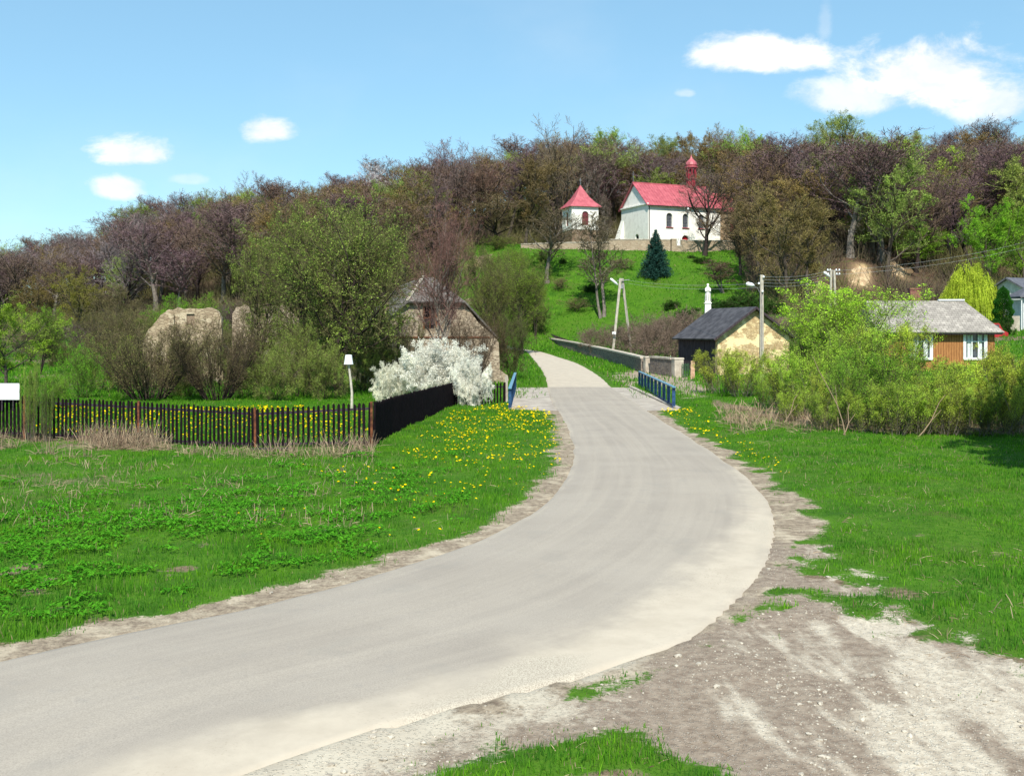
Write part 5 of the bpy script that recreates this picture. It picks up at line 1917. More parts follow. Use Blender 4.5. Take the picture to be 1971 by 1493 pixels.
template('blossom', seed=140, H=3.0, bole=.12, CR=1.7, n=(14, 8, 7, 5), ang=.9, up=.10, wob=.20, trunk_r=.035, leaves=110000, lsize=.034, twig_w=.006, quad=True, ntrunk=4, tspread=.42, bark=BARKD, top=.82, lm=PETAL)
for k in range(2):
    template(f'barebush{k}', seed=150 + k, H=3.4, bole=.2, CR=2.0, n=(10, 7, 6, 5), ang=.8, up=.1, wob=.2, trunk_r=.06, leaves=2500, lsize=.04, twig_w=.009, ntrunk=2, tspread=.3, bark=BARKD, top=.85)
template('darkbush', seed=160, H=2.4, bole=.0, CR=1.6, n=(12, 7, 6, 4), ang=.9, up=.04, wob=.2, trunk_r=.04, leaves=26000, lsize=.06, twig_w=.008, quad=True, ntrunk=4, tspread=.7, bark=BARKD, top=.85)

G = lambda px, d: (*xy(px, d), zt1(*xy(px, d)) - .15)


def hgt(px, d, ytop):
    return zz(ytop, d) - G(px, d)[2]


def put(label, cat, name, key, px, d, ytop, color, group=None, wide=1.0, rz=None, H=None, wpx=None):
    g = G(px, d)
    return plant(name, label, cat, key, g, H or (zz(ytop, d) - g[2]), color, group, rz, wide, width=wpx * d / FPX if wpx else None)


OLIVE, SPRING, PURP, BROWN, OCHRE, GREY_, REDB = (.22, .27, .07), (.19, .40, .03), (.20, .125, .145), (.225, .145, .105), (.27, .20, .075), (.28, .235, .24), (.25, .095, .09)
LIME, FRESH = (.27, .42, .04), (.31, .40, .09)

# the big budding trees before the ruins
nb = (.27, .36, .075)
put('largest budding tree of the three, its forked dark trunk behind the bucket pole', 'tree', 'budding_tree', 'near0', 655, 62, 372, nb, 'large budding trees before the ruins', rz=.3, wpx=235)
put('budding tree at the left of the three big ones, between the two ruins', 'tree', 'budding_tree', 'near1', 598, 66, 380, (.24, .32, .07), 'large budding trees before the ruins', rz=1.3, wpx=150)
put('budding tree at the right of the three big ones, over the ruined roof', 'tree', 'budding_tree', 'near2', 700, 68, 405, (.27, .37, .075), 'large budding trees before the ruins', rz=2.3, wpx=140)
put('smaller budding tree low behind the left gable', 'tree', 'budding_tree', 'near1', 495, 74, 455, nb, 'large budding trees before the ruins', rz=4.1, wpx=120)
put('tall reddish bare tree with two grey stems behind the white blossom', 'tree', 'bare_tree', 'maroon', 852, 58, 358, (.20, .095, .085), rz=.7, wpx=140)
# bushes and pollards in the left meadow
put('pollard willow fanning dark shoots above the rusty fence post', 'shrub', 'pollard_willow', 'fan0', 288, 58, 612, (.25, .24, .09), rz=.2, wpx=205)
put('pollard willow with reddish stump between the two stone gables', 'shrub', 'pollard_willow', 'fan1', 418, 58, 600, (.22, .19, .09), rz=1.2, wpx=175)
for px, d, yt, kk, lb_ in ((478, 62, 675, 0, 'budding olive bush just right of the reddish pollard stump'), (530, 58, 665, 1, 'budding olive bush below the second stone gable'), (575, 61, 610, 0, 'widest budding olive bush left of the dark trunk'),
                           (622, 59, 655, 1, 'low budding bush against the dark forked trunk'), (352, 61, 690, 0, 'low budding bush between the two pollards'), (705, 66, 640, 1, 'thin budding bush between bucket pole and ruin wall'), (612, 70, 600, 0, 'tall budding bush in front of the long ruined roof'),
                           (545, 74, 625, 1, 'budding bush close under the second gable wall')):
    put(lb_, 'bush', 'budding_bush', f'bush{kk}', px, d, yt, (.29, .38, .08), 'budding bushes before the ruins', wpx=90)
put('white blossoming shrub leaning over the black fence', 'shrub', 'blossoming_shrub', 'blossom', 838, 56.5, 655, (.90, .885, .78), rz=.4, wpx=132)
put('smaller white blossoming shrub spilling over the short picket fence', 'shrub', 'blossoming_shrub', 'blossom', 910, 53.4, 690, (.90, .885, .78), rz=2.4, wpx=62)
put('thin white blossoming shrub at the left of the big one', 'shrub', 'blossoming_shrub', 'blossom', 752, 56, 698, (.84, .83, .68), rz=4.4, wpx=66)
put('dense dark green bush at the inner bend of the road', 'bush', 'roadside_bush', 'bush0', 985, 80, 598, (.11, .155, .04), rz=.5, wpx=68)
put('brownish bush leaning on the right corner of the ruined house', 'bush', 'roadside_bush', 'bush1', 948, 78, 600, (.12, .105, .045), rz=1.5, wpx=50)
put('tall olive budding tree behind the bend, left of the green slope', 'tree', 'budding_tree', 'near1', 948, 100, 505, (.19, .23, .05), rz=.5, wpx=80)
put('green budding tree standing on the slope foot above the road end', 'tree', 'budding_tree', 'near0', 1005, 128, 500, (.23, .35, .04), rz=2.5, wpx=85)
put('young green tree left of the two slim slope trees', 'tree', 'budding_tree', 'near2', 985, 150, 470, (.22, .36, .04), rz=2.9, wpx=60)

for px, d, yt, key, c_, wp_, lb_ in ((312, 70, 640, 'fan1', (.25, .25, .10), 120, 'veil of thin shoots right in front of the pale gable'), (372, 72, 650, 'bush1', (.27, .33, .09), 80, 'light olive bush at the foot of the pale gable'), (462, 74, 620, 'fan0', (.22, .20, .09), 110, 'thin shoots in front of the second gable'),
                                     (905, 72, 600, 'fan0', (.20, .15, .10), 90, 'leafless shoots before the right corner of the ruined house'), (770, 68, 590, 'fan1', (.24, .25, .09), 90, 'thin olive shoots before the left part of the ruined house wall'), (722, 72, 585, 'bush0', (.26, .33, .08), 80, 'olive bush under the left roof edge of the ruined house')):
    put(lb_, 'shrub', 'thin_shrub', key, px, d, yt, c_, 'thin shrubs before the ruins', wpx=wp_)
for px, d, yt, key, c_, wp_, lb_ in ((1030, 152, 500, 'near0', (.26, .38, .06), 60, 'small green tree on the slope left of the dark bare tree'), (968, 135, 490, 'near2', (.25, .35, .06), 75, 'green tree on the left part of the slope behind the olive one'), (935, 150, 470, 'near1', (.22, .26, .07), 70, 'olive tree at the top left of the slope')):
    put(lb_, 'tree', 'budding_tree', key, px, d, yt, c_, wpx=wp_)
# left edge greenery
put('bright green tree at the far left edge', 'tree', 'leafy_tree', 'leafy0', 8, 72, 572, LIME, wpx=95)
put('bright green tree with a bare lower stem, second from the left edge', 'tree', 'leafy_tree', 'near1', 78, 95, 590, (.25, .46, .04), wpx=85)
put('darker green bush in the meadow left of the pollards', 'bush', 'leafy_bush', 'bush0', 160, 60, 655, (.20, .46, .04), wpx=80)
put('loose olive bush just left of the first pollard', 'bush', 'budding_bush', 'bush1', 215, 66, 645, (.28, .36, .06), wpx=95)
put('small light green bush behind the left end of the fence', 'bush', 'leafy_bush', 'bush1', 110, 52, 715, (.24, .46, .04), wpx=55)
put('purple leafless thicket beneath the ochre trees', 'bush', 'bare_bush', 'barebush0', 155, 150, 618, (.17, .12, .14), wpx=115)
put('bright green young tree showing above the left gable', 'tree', 'leafy_tree', 'near0', 338, 120, 568, (.22, .50, .03), wpx=75)
put('bright green young tree right of the one above the left gable', 'tree', 'leafy_tree', 'near2', 392, 122, 564, (.24, .50, .03), wpx=65)
put('olive thicket left of the pale gable', 'bush', 'budding_bush', 'bush0', 240, 92, 585, (.19, .175, .07), wpx=95)
put('loose olive thicket above the meadow left', 'bush', 'budding_bush', 'bush1', 200, 110, 590, (.17, .16, .075), wpx=80)
for px, d, yt, cc_, lb_ in ((66, 190, 528, (.20, .155, .05), 'round ochre tree above the left meadow'), (142, 185, 510, (.24, .23, .045), 'round yellow-olive tree right of the ochre one'), (215, 180, 548, (.17, .145, .07), 'small brown-olive round tree beside the yellow-olive one')):
    put(lb_, 'tree', 'budding_tree', 'bud0', px, d, yt, cc_, 'round trees above the left meadow', wpx=88)
put('leafy creeper shrub climbing the rusty post beside the white board', 'shrub', 'creeper', 'willow0', 58, 36.3, 700, (.32, .46, .08), wpx=36)
put('small creeper tangle over the fence top right of the white board', 'shrub', 'creeper', 'willow1', 90, 36.2, 738, (.16, .27, .05), wpx=26)

# willows on the right bank
WG = (.52, .68, .08)
for i, (px, d, yt, lb_) in enumerate(((1392, 64, 672, 'thin willow shrub in front of the black plank wall of the shed'), (1425, 60, 672, 'feathery willow shrub before the yellow gable'), (1478, 52, 705, 'low willow shrub at the left end of the thicket'), (1520, 49, 690, 'willow shrub right of the concrete pole foot'),
                                     (1562, 46, 665, 'willow shrub left of the tall willow'), (1600, 41, 720, 'low willow shrub before the tall willow, left'), (1655, 39.5, 700, 'willow shrub with pale leaning sticks before it'), (1700, 41, 655, 'willow shrub below the left corner of the orange house'),
                                     (1745, 40, 700, 'willow shrub below the left house window'), (1800, 44, 690, 'willow shrub between the two house windows'), (1835, 39.5, 705, 'willow shrub below the right house window'), (1885, 43, 695, 'willow shrub below the right corner of the orange house'),
                                     (1930, 39.5, 695, 'second last willow shrub towards the right edge'), (1972, 42, 660, 'willow shrub cut by the right edge'), (2030, 40, 660, 'last willow shrub on the right, mostly outside the picture'), (1845, 52, 692, 'rear willow shrub behind the right window ones'), (1950, 52, 662, 'rear willow shrub near the right edge'),
                                     (1640, 50, 610, 'rear willow shrub at the foot of the tall willow'), (1705, 53, 625, 'rear willow shrub hiding the left part of the orange wall'), (1675, 37.8, 745, 'low twiggy willow shrub at the very front, left of the leaning branch'), (1770, 38, 735, 'low twiggy willow shrub at the very front, right of the leaning branch'), (1870, 38, 740, 'low twiggy willow shrub at the front before the right window'), (1590, 39, 750, 'low twiggy willow shrub at the very front left of the tall dead stick'), (1520, 43, 745, 'low twiggy willow shrub at the front left end'), (1925, 38, 735, 'low twiggy willow shrub at the front near the right edge'), (1720, 37.6, 725, 'low twiggy willow shrub at the front below the left house window'), (1820, 38, 725, 'low twiggy willow shrub at the front between the house windows'))):
    c_ = (WG[0] * random.uniform(.75, 1.05), WG[1] * random.uniform(.8, 1.05), WG[2])
    if px in (1655, 1700, 1745):
        c_ = (.25, .46, .05)
    put(lb_, 'shrub', 'willow_shrub', f'willow{i % 3}', px, d, yt, c_, 'willow shrubs on the right bank', wide=random.uniform(.95, 1.15))
put('tall green willow rising over the thicket beside the orange house', 'tree', 'willow_tree', 'tallwillow', 1628, 58, 538, (.46, .74, .06), rz=.4, wpx=205)
put('rounded green willow left of the tall one', 'tree', 'willow_tree', 'tallwillow', 1582, 62, 595, (.42, .66, .06), rz=2.0, wpx=120)
put('dark conifer sapling inside the green thicket', 'tree', 'leafy_tree', 'near2', 1650, 66, 592, (.08, .19, .03), wpx=28)
# leaning dead sticks
for px, d, dx, dz, lb_ in ((1628, 37, -1.0, 3.2, 'tall pale dead stick leaning left at the willow edge'), (1618, 37.2, .5, 1.5, 'short dead stick leaning right beside the tall pale one'), (1500, 42, .9, 1.6, 'dead stick leaning right at the left end of the thicket'), (1760, 37.2, 1.3, 1.9, 'dead branch leaning right below the house window'), (1535, 41, .7, 1.2, 'short stick leaning right between two willows'), (1950, 38, -.3, 2.4, 'pale upright dead stem near the right edge')):
    g = G(px, d)
    q = MB()
    k = np.linspace(0, 1, 6)
    P_ = np.stack([dx * k + .12 * np.sin(k * 5), .2 * k, dz * k - .25 * k * k], 1)
    q.tube(P_, np.linspace(.028, .010, 6), 5)
    q.tube(P_[2:4] + A([[0, 0, 0], [.25, 0, .1]]), [.014, .006], 4)
    o = q.build('dead_stick', STRAW)
    o.location = g
    tag(o, lb_, 'stick', 'dead sticks leaning in the willows')

# slope and church trees
D_ = lambda px, yb: float(gnd(px, yb)[1])
put('slim double-stemmed bare tree on the green slope below the church gate', 'tree', 'bare_tree', 'slim0', 1160, D_(1160, 611), 405, (.20, .17, .10), rz=.3, wpx=85)
put('dark bare tree at the left of the green slope', 'tree', 'bare_tree', 'bare0', 1053, D_(1053, 543), 398, (.19, .155, .08), rz=1.3, wpx=90)
put('gnarled bare tree standing before the right end of the church', 'tree', 'bare_tree', 'bare1', 1356, D_(1356, 492), 305, (.17, .13, .11), rz=.3, wpx=125)
put('slim grey tree at the right corner of the bell tower', 'tree', 'bare_tree', 'slim1', 1168, 180, 372, (.17, .13, .10), rz=2.2, wpx=26)
for px, d, yt, key, wp_, c_, lb_ in ((1425, 160, 385, 'bud0', 90, (.15, .11, .06), 'brown budding tree just right of the chancel'), (1466, 150, 372, 'bud1', 90, (.17, .13, .055), 'brown budding tree rising behind the concrete pole'), (1512, 140, 345, 'bud2', 130, (.185, .15, .055), 'wide ochre-brown tree behind the right slope of the shed roof'),
                               (1556, 138, 380, 'bud1', 95, (.17, .14, .05), 'ochre-brown tree with a bare grey trunk left of the tall willow'), (1440, 170, 420, 'bare2', 85, BROWN, 'dark forked tree leaning over the churchyard corner'), (1392, 150, 500, 'slim0', 60, BROWN, 'small bare tree leaning above the statue'),
                               (1600, 168, 360, 'bare0', 105, PURP, 'purple bare tree above the twin utility pole'), (1665, 160, 405, 'bud0', 75, (.26, .34, .06), 'light green tree above the sandy bank'), (1720, 165, 440, 'bud0', 80, (.15, .17, .05), 'dull green tree over the sandy bank'),
                               (1785, 178, 288, 'leafy1', 105, (.30, .42, .05), 'tall yellow-green tree, highest of the bright ones on the right'), (1772, 160, 430, 'leafy0', 70, (.22, .40, .035), 'bright green tree in front of the tall yellow-green one'),
                               (1905, 150, 378, 'leafy1', 85, (.20, .42, .03), 'round vivid green tree above the white house'), (1968, 150, 385, 'leafy0', 80, (.20, .36, .03), 'vivid green tree cut by the right edge'), (1745, 250, 262, 'bud1', 80, (.25, .34, .05), 'light green tree on the right skyline'), (1450, 262, 240, 'bud2', 55, (.22, .36, .04), 'light green tree on the skyline right of the turret'),
                               (1700, 225, 300, 'bud0', 60, (.24, .32, .05), 'green tree high in the right wood'), (1268, 222, 318, 'leafy0', 60, (.24, .30, .06), 'green tree just behind the church ridge'), (1210, 235, 280, 'bud0', 70, (.26, .33, .10), 'pale green tree on the skyline left of the turret'), (1390, 230, 262, 'bud1', 65, (.17, .28, .05), 'green-topped tree on the skyline right of the turret'),
                               (400, 250, 392, 'bud2', 75, (.19, .28, .06), 'green tree on the left skyline'), (530, 240, 400, 'bud1', 70, (.23, .36, .05), 'green tree peeking left of the big budding trees'), (470, 230, 430, 'bud0', 80, (.18, .22, .06), 'olive tree behind the big budding trees'),
                               (878, 190, 280, 'bare1', 95, (.15, .11, .10), 'tall bare tree standing up on the skyline right of the reddish tree'), (835, 215, 268, 'bare3', 95, PURP, 'tallest bare tree left on the skyline above the reddish tree'), (1075, 205, 228, 'bare1', 110, (.17, .14, .09), 'highest wide bare tree above the bell tower'),
                               (960, 188, 375, 'bare3', 120, (.17, .135, .06), 'spreading olive-brown tree left of the churchyard wall'), (1010, 196, 300, 'bud1', 90, (.16, .12, .05), 'ochre-brown tree left of the bell tower'), (1120, 212, 270, 'bare0', 75, (.13, .095, .08), 'dark bare tree right behind the bell tower')):
    put(lb_, 'tree', {'b': 'budding_tree', 'l': 'leafy_tree', 's': 'bare_tree'}[key[0]] if not key.startswith('bare') else 'bare_tree', key, px, d, yt, tuple(x * (1.35 if key[:2] == 'ba' or key[:2] == 'bu' else 1.15) for x in c_), wpx=wp_)
put('white blossoming tree on the skyline left of centre', 'tree', 'blossoming_tree', 'bud0', 715, 262, 318, (.75, .72, .72), wpx=60)
put('tall bare birch with a white stem in the right wood', 'tree', 'bare_tree', 'slim1', 1683, 165, 300, GREY_, wpx=50)

# dark green pine upper right
template('pine', seed=170, H=14, bole=.45, CR=3.6, n=(14, 8, 7, 5), ang=1.25, up=.04, wob=.12, trunk_r=.22, leaves=34000, lsize=.2, twig_w=.03, bark=BARK, top=.95)
put('dark green pine among the brown trees at the upper right', 'tree', 'pine_tree', 'pine', 1925, 205, 312, (.035, .10, .03), wpx=75)
put('smaller dark green pine left of the other pine', 'tree', 'pine_tree', 'pine', 1885, 208, 345, (.035, .09, .03), wpx=60)


# spruce on the slope: whorls of drooping boughs
def spruce(name, label, px, d, ytop, Rb, c_):
    rr_ = np.random.default_rng(5)
    g = G(px, d)
    H = zz(ytop, d) - g[2]
    t = thing(name, label, 'tree', g)
    q = MB()
    q.tube([(0, 0, 0), (0, 0, H * .5), (0, 0, H)], [.16, .1, .02], 7)
    q.build('trunk', BARK, t)
    q = MB()
    P_, Rr = [], []
    for w_ in np.linspace(.03, .98, 26):
        nb_ = int(15 * (1 - w_) + 5)
        for k in range(nb_):
            a_ = k * 6.283 / nb_ + rr_.random()
            L_ = Rb * (1 - w_) ** .85 * rr_.uniform(.75, 1.08) + .1
            z_ = H * w_
            s_ = np.linspace(0, 1, 5)
            dz = -L_ * .42 * s_ + L_ * .30 * s_ ** 2.5
            P_.append(np.stack([np.cos(a_) * L_ * s_, np.sin(a_) * L_ * s_, z_ + dz + .1], 1))
            Rr.append(np.linspace(.03, .008, 5))
    P_, Rr = A(P_), A(Rr)
    V, F = tubes(P_, Rr, 3)
    q.add(V, F, 0, .2)
    L2 = np.linalg.norm(P_[:, -1] - P_[:, 0], axis=1)
    Q_, R2, _ = grow(rr_, P_, Rr, L2, 16, .12, 1, .75, .08, -.02, 3, lambda t_: .34 * (1.1 - t_ * .5), .02, .02)
    V, F = tubes(Q_, np.maximum(R2, .03) * 1.0, 2, rr_.random(len(Q_)) * 3)
    q.add(V, F, 1, np.repeat(rr_.random(len(Q_)), 2))
    leaves_on(rr_, q, Q_, 26000, .085, 1, .3, False, .05)
    o = q.build('boughs', [BARK, BUDM], t)
    o.color = (*c_, 1)
    return t


spruce('spruce_tree', 'dark blue-green spruce standing alone on the grass slope below the church', 1262, D_(1262, 531), 443, 2.75, (.035, .10, .08))


# columnar conifer by the white house
def column_tree(px, d, ytop, R_, c_, label):
    rr_ = np.random.default_rng(9)
    g = G(px, d)
    H = zz(ytop, d) - g[2]
    t = thing('columnar_conifer', label, 'tree', g)
    q = MB()
    q.tube([(0, 0, 0), (0, 0, H * .8)], [.1, .03], 6)
    q.build('trunk', BARK, t)
    q = MB()
    n_ = 16000
    z_ = rr_.random(n_) ** .9
    rad = R_ * np.sin(np.clip(z_ * .93 + .09, 0, 1) * math.pi) ** .55 * (.72 + .28 * rr_.random(n_)) * (1 + .12 * np.sin(z_ * 30))
    th = rr_.random(n_) * 6.283
    c = np.stack([np.cos(th) * rad, np.sin(th) * rad, z_ * H + .05], 1)
    out = np.stack([np.cos(th), np.sin(th), np.full(n_, 1.6)], 1)
    out /= np.linalg.norm(out, axis=1, keepdims=True)
    sd_v = rr_.standard_normal((n_, 3))
    sd_v -= out * (sd_v * out).sum(1, keepdims=True)
    sd_v /= np.linalg.norm(sd_v, axis=1, keepdims=True)
    s_ = (.09 * (.6 + .8 * rr_.random(n_)))[:, None]
    V = np.stack([c - sd_v * s_ * .4, c + out * s_ * 1.4, c + sd_v * s_ * .4], 1)
    q.add(V, np.arange(n_ * 3).reshape(-1, 3), 0, rr_.random(n_))
    o = q.build('foliage', [LEAF], t)
    o.color = (*c_, 1)


column_tree(1931, 107, 553, .95, (.04, .15, .02), 'dark columnar conifer beside the white house')
put('low green bush at the foot of the columnar conifer', 'bush', 'leafy_bush', 'darkbush', 1925, 106, 612, (.05, .13, .02), wpx=40)


# weeping willow
def weeping(px, d, ytop, R_, c_, label):
    rr_ = np.random.default_rng(13)
    g = G(px, d)
    H = zz(ytop, d) - g[2]
    t = thing('weeping_willow', label, 'tree', g)
    tr, _ = make_tree(171, H=H * .95, bole=.3, CR=R_ * .9, n=(12, 2, 2, 2), ang=.8, up=.12, trunk_r=.22)
    tr.build('trunk', BARK, t, True)
    q = MB()
    n_ = 2000
    th = rr_.random(n_) * 6.283
    ra = np.sqrt(rr_.random(n_)) * R_
    z0_ = H * (.98 - .50 * (ra / R_) ** 1.7 - .13 * np.abs(np.sin(th * 2.5 + 1)) * (ra / R_)) - rr_.random(n_) ** .6 * H * .22
    ln = H * (.25 + .40 * rr_.random(n_)) * (.6 + .5 * ra / R_)
    k = np.linspace(0, 1, 7)
    x_ = np.cos(th) * ra
    y_ = np.sin(th) * ra
    sw = rr_.standard_normal((n_, 2)) * .25
    P_ = np.stack([x_[:, None] + np.cos(th)[:, None] * .5 * np.sin(k * 2) + sw[:, :1] * k, y_[:, None] + np.sin(th)[:, None] * .5 * np.sin(k * 2) + sw[:, 1:] * k,
                   np.maximum(z0_[:, None] + .25 * np.sin(k * 2.2) - ln[:, None] * k ** 1.2, .4)], 2)
    V, F = tubes(P_, np.full((n_, 7), .014), 2, rr_.random(n_) * 3)
    q.add(V, F, 0, np.repeat(rr_.random(n_), 6))
    leaves_on(rr_, q, P_, 34000, .085, 1, 1.0, False, .05)
    o = q.build('crown', [BUDM, BUDM], t)
    o.color = (*c_, 1)


weeping(1866, 128, 488, 3.5, (.42, .52, .05), 'yellow-green weeping willow between the orange and the white house')

for px, yb, hp, wp_, key, c_, lb_ in ((968, 560, 75, 60, 'bush0', (.22, .30, .05), 'green scrub on the left part of the slope, behind the reddish tree'), (1012, 600, 60, 60, 'bush1', (.24, .38, .05), 'light green scrub at the left foot of the slope'), (1035, 640, 40, 45, 'bush0', (.20, .30, .05), 'low green scrub directly above the road end'),
                                     (990, 520, 45, 55, 'bush1', (.26, .42, .05), 'bright scrub at the upper left of the slope'), (1075, 560, 30, 40, 'barebush0', (.24, .20, .09), 'thin leafless scrub under the dark tree on the slope'), (1110, 600, 34, 50, 'barebush1', (.22, .19, .08), 'thin leafless scrub left of the slim tree on the slope'),
                                     (1200, 520, 26, 45, 'barebush0', (.24, .20, .10), 'thin leafless scrub left of the spruce'), (1045, 505, 26, 36, 'bush0', (.19, .26, .05), 'green scrub just below the left end of the churchyard wall'), (960, 480, 30, 50, 'bush0', (.20, .26, .05), 'green scrub at the terrace edge left of the churchyard wall')):
    d = float(gnd(px, yb)[1])
    put(lb_, 'bush', 'scrub_bush', key, px, d, 0, c_, 'scrub on the church slope', H=hp * d / FPX, wpx=wp_)
# small dark bushes on the slope
for px, yb, hp, wp_, lb_ in ((1295, 593, 18, 28, 'dark round bush on the slope left of the statue'), (1322, 613, 22, 34, 'dark bush directly left of the statue column'), (1398, 600, 30, 70, 'wide dark juniper bush right of the statue'), (1340, 600, 11, 16, 'small dark bush touching the statue column'),
                           (1084, 507, 12, 12, 'small dark bush high on the slope below the bell tower'), (1352, 506, 14, 30, 'dark bush under the gnarled tree before the church'), (1436, 596, 36, 60, 'dark evergreen bush behind the concrete pole'), (1478, 604, 30, 60, 'dark evergreen bush above the shed roof'), (1140, 560, 16, 26, 'dark bush beside the slim tree on the slope'),
                           (1330, 497, 8, 14, 'tiny dark bush below the churchyard pillars')):
    d = D_(px, yb)
    put(lb_, 'bush', 'dark_bush', 'darkbush', px, d, 0, (.055, .13, .025), 'dark bushes on the church slope', H=hp * d / FPX, wpx=wp_)

# bare orchard behind the roadside wall
for i, (px, d, yt) in enumerate(((1128, 128, 628), (1148, 122, 622), (1172, 130, 620), (1215, 112, 612), (1238, 106, 618), (1262, 100, 606), (1285, 104, 600), (1306, 96, 615), (1318, 105, 590), (1245, 120, 608), (1290, 118, 600), (1195, 122, 615), (1330, 112, 600), (1222, 132, 606), (1352, 106, 618), (1270, 130, 600), (1545, 105, 600), (1572, 112, 596), (1500, 112, 600))):
    wh_ = 'behind the roadside wall' if px < 1400 else 'behind the right slope of the shed roof'
    put('leafless brown fruit bush ' + wh_, 'bush', 'orchard_bush', f'barebush{i % 2}', px, d, yt, (.24, .175, .13), 'leafless fruit bushes ' + wh_, wide=.9)

# cast shadow at the right edge: the crown of a garden tree just outside the picture
template('garden', seed=180, H=6.5, bole=.1, CR=4.4, n=(18, 8, 6, 5), ang=1.0, up=.1, wob=.15, trunk_r=.2, leaves=120000, lsize=.13, twig_w=.01, quad=True, bark=BARK, top=.8)
plant('garden_tree', 'dense tree outside the right edge that shades the grass bank', 'tree', 'garden', (19.2, 26.0, 0), 13.0, (.06, .14, .02), None, .5, width=11.5)


# ------------------------------------------------------------------ the wood
FRONT = ([-700, 0, 300, 500, 750, 930, 1000, 1180, 1400, 1450, 1560, 1700, 1900, 2700], [228, 225, 205, 190, 158, 195, 219, 221, 219, 165, 150, 150, 165, 170])
BACK = ([-700, 0, 300, 500, 750, 930, 1200, 1400, 1560, 2700], [350, 350, 325, 305, 290, 275, 272, 290, 300, 300])
TOPY = ([-100, 0, 60, 110, 150, 200, 240, 300, 340, 390, 440, 480, 530, 600, 680, 760, 830, 900, 1000, 1070, 1130, 1200, 1300, 1400, 1480, 1560, 1640, 1700, 1760, 1850, 1971, 2200],
        [480, 474, 458, 448, 440, 432, 398, 378, 375, 372, 355, 352, 345, 335, 328, 318, 300, 292, 272, 245, 255, 265, 262, 250, 255, 245, 232, 250, 250, 226, 248, 245])
rf_ = np.random.default_rng(33)
pts, tries = [], 0
while len(pts) < 400 and tries < 90000:
    tries += 1
    px = rf_.uniform(-90, 2060)
    f0, b0_ = np.interp(px, *FRONT), np.interp(px, *BACK)
    d = math.sqrt(rf_.uniform(f0 * f0, b0_ * b0_))
    x_, y_ = xy(px, d)
    # the leading edge is closer set: its stems show
    sep = 5.4 if d < f0 + 22 else (7.6 if d < b0_ - 25 else 5.4)
    if all((x_ - p[0]) ** 2 + (y_ - p[1]) ** 2 > sep ** 2 for p in pts):
        pts.append((x_, y_, px, d, f0, b0_))
for (x_, y_, px, d, f0, b0_) in pts:
    z_ = zt1(x_, y_) - .2
    cap = zz(np.interp(px, *TOPY), d) - z_
    H = min(rf_.uniform(14, 20), max(7, cap + rf_.uniform(-3.5, -.3)))
    if d > b0_ - 22:
        H = max(8, min(25, cap - 4.5 * rf_.random() + (3.2 if rf_.random() < .16 else .2)))
    u_ = rf_.random()
    if px < 420:
        pal = [(GREY_, .22), (PURP, .38), (BROWN, .18), (OLIVE, .08), (OCHRE, .08), (FRESH, .07)]
        side = 'left'
    elif px < 930:
        pal = [(BROWN, .32), (PURP, .26), (OCHRE, .16), (OLIVE, .10), (REDB, .10), (FRESH, .07)]
        side = 'middle'
    elif px < 1450:
        pal = [(BROWN, .30), (OCHRE, .28), (PURP, .18), (OLIVE, .14), (FRESH, .12)]
        side = 'church'
    else:
        pal = [(PURP, .42), (BROWN, .32), (OCHRE, .10), (OLIVE, .06), (FRESH, .10)]
        side = 'right'
    acc = 0
    u_ *= sum(w_ for _, w_ in pal)
    for c_, w_ in pal:
        acc += w_
        if u_ < acc:
            break
    nm = {GREY_: 'grey', PURP: 'purple', BROWN: 'brown', OCHRE: 'ochre', OLIVE: 'olive', REDB: 'reddish', FRESH: 'pale green'}.get(c_, 'green')
    where = {'left': 'in the wooded hillside above the left meadow', 'middle': 'in the wooded hillside above the ruins', 'church': 'in the wood behind the church', 'right': 'in the wooded hillside right of the church'}[side]
    bare = nm in ('grey', 'purple', 'brown', 'reddish')
    key = f'bare{rf_.integers(4)}' if bare else (f'bud{rf_.integers(3)}' if nm != 'green' else f'leafy{rf_.integers(2)}')
    v_ = rf_.uniform(.82, 1.22)
    c2 = tuple(x * v_ * rf_.uniform(.93, 1.07) for x in c_)
    g_ = f'{nm} trees {where}'
    plant('bare_tree' if bare else ('budding_tree' if nm != 'green' else 'leafy_tree'), (f'leafless {nm} tree ' if bare else (f'budding {nm} tree ' if nm != 'green' else 'fresh green tree ')) + where, 'tree', key, (x_, y_, z_), H, c2, g_, width=H * (rf_.uniform(.40, .58) if d > b0_ - 30 else rf_.uniform(.5, .7)))

# brush under the trees
rr_ = np.random.default_rng(44)
n_ = 9500
px = rr_.uniform(-120, 2080, n_)
f0, b0_ = np.interp(px, *FRONT), np.interp(px, *BACK)
f1 = np.where((px > 1430), f0 - 18, f0 - 4)
f1 = np.where(px < 900, f0 - 22, f1)
d = f1 + (b0_ - f1) * rr_.random(n_) ** 1.3
Xb, Yb = (px - CX) * d / FPX, d
k = (look(MK['cliff'], Xb, Yb) < .05) & (look(MK['cliff'], Xb, Yb + 2.5) < .3) & (look(MK['cliff'], Xb, Yb + 5) < .3)
Xb, Yb, px = Xb[k], Yb[k], px[k]
Zb = zt(Xb, Yb)
m_ = len(Xb)
NS = 16
az = rr_.random((m_, NS)) * 6.283
el = rr_.uniform(.5, 1.5, (m_, NS))
Lb = rr_.uniform(1.2, 4.2, (m_, 1)) * rr_.uniform(.5, 1.1, (m_, NS))
D = np.stack([np.cos(az) * np.cos(el), np.sin(az) * np.cos(el), np.sin(el)], -1)
B0 = np.stack([Xb, Yb, Zb], -1)[:, None] + rr_.standard_normal((m_, NS, 3)) * A([.8, .8, .1])
P_ = np.stack([B0, B0 + D * Lb[..., None] * .5, B0 + D * Lb[..., None] + rr_.standard_normal((m_, NS, 3)) * .25], 2).reshape(-1, 3, 3)
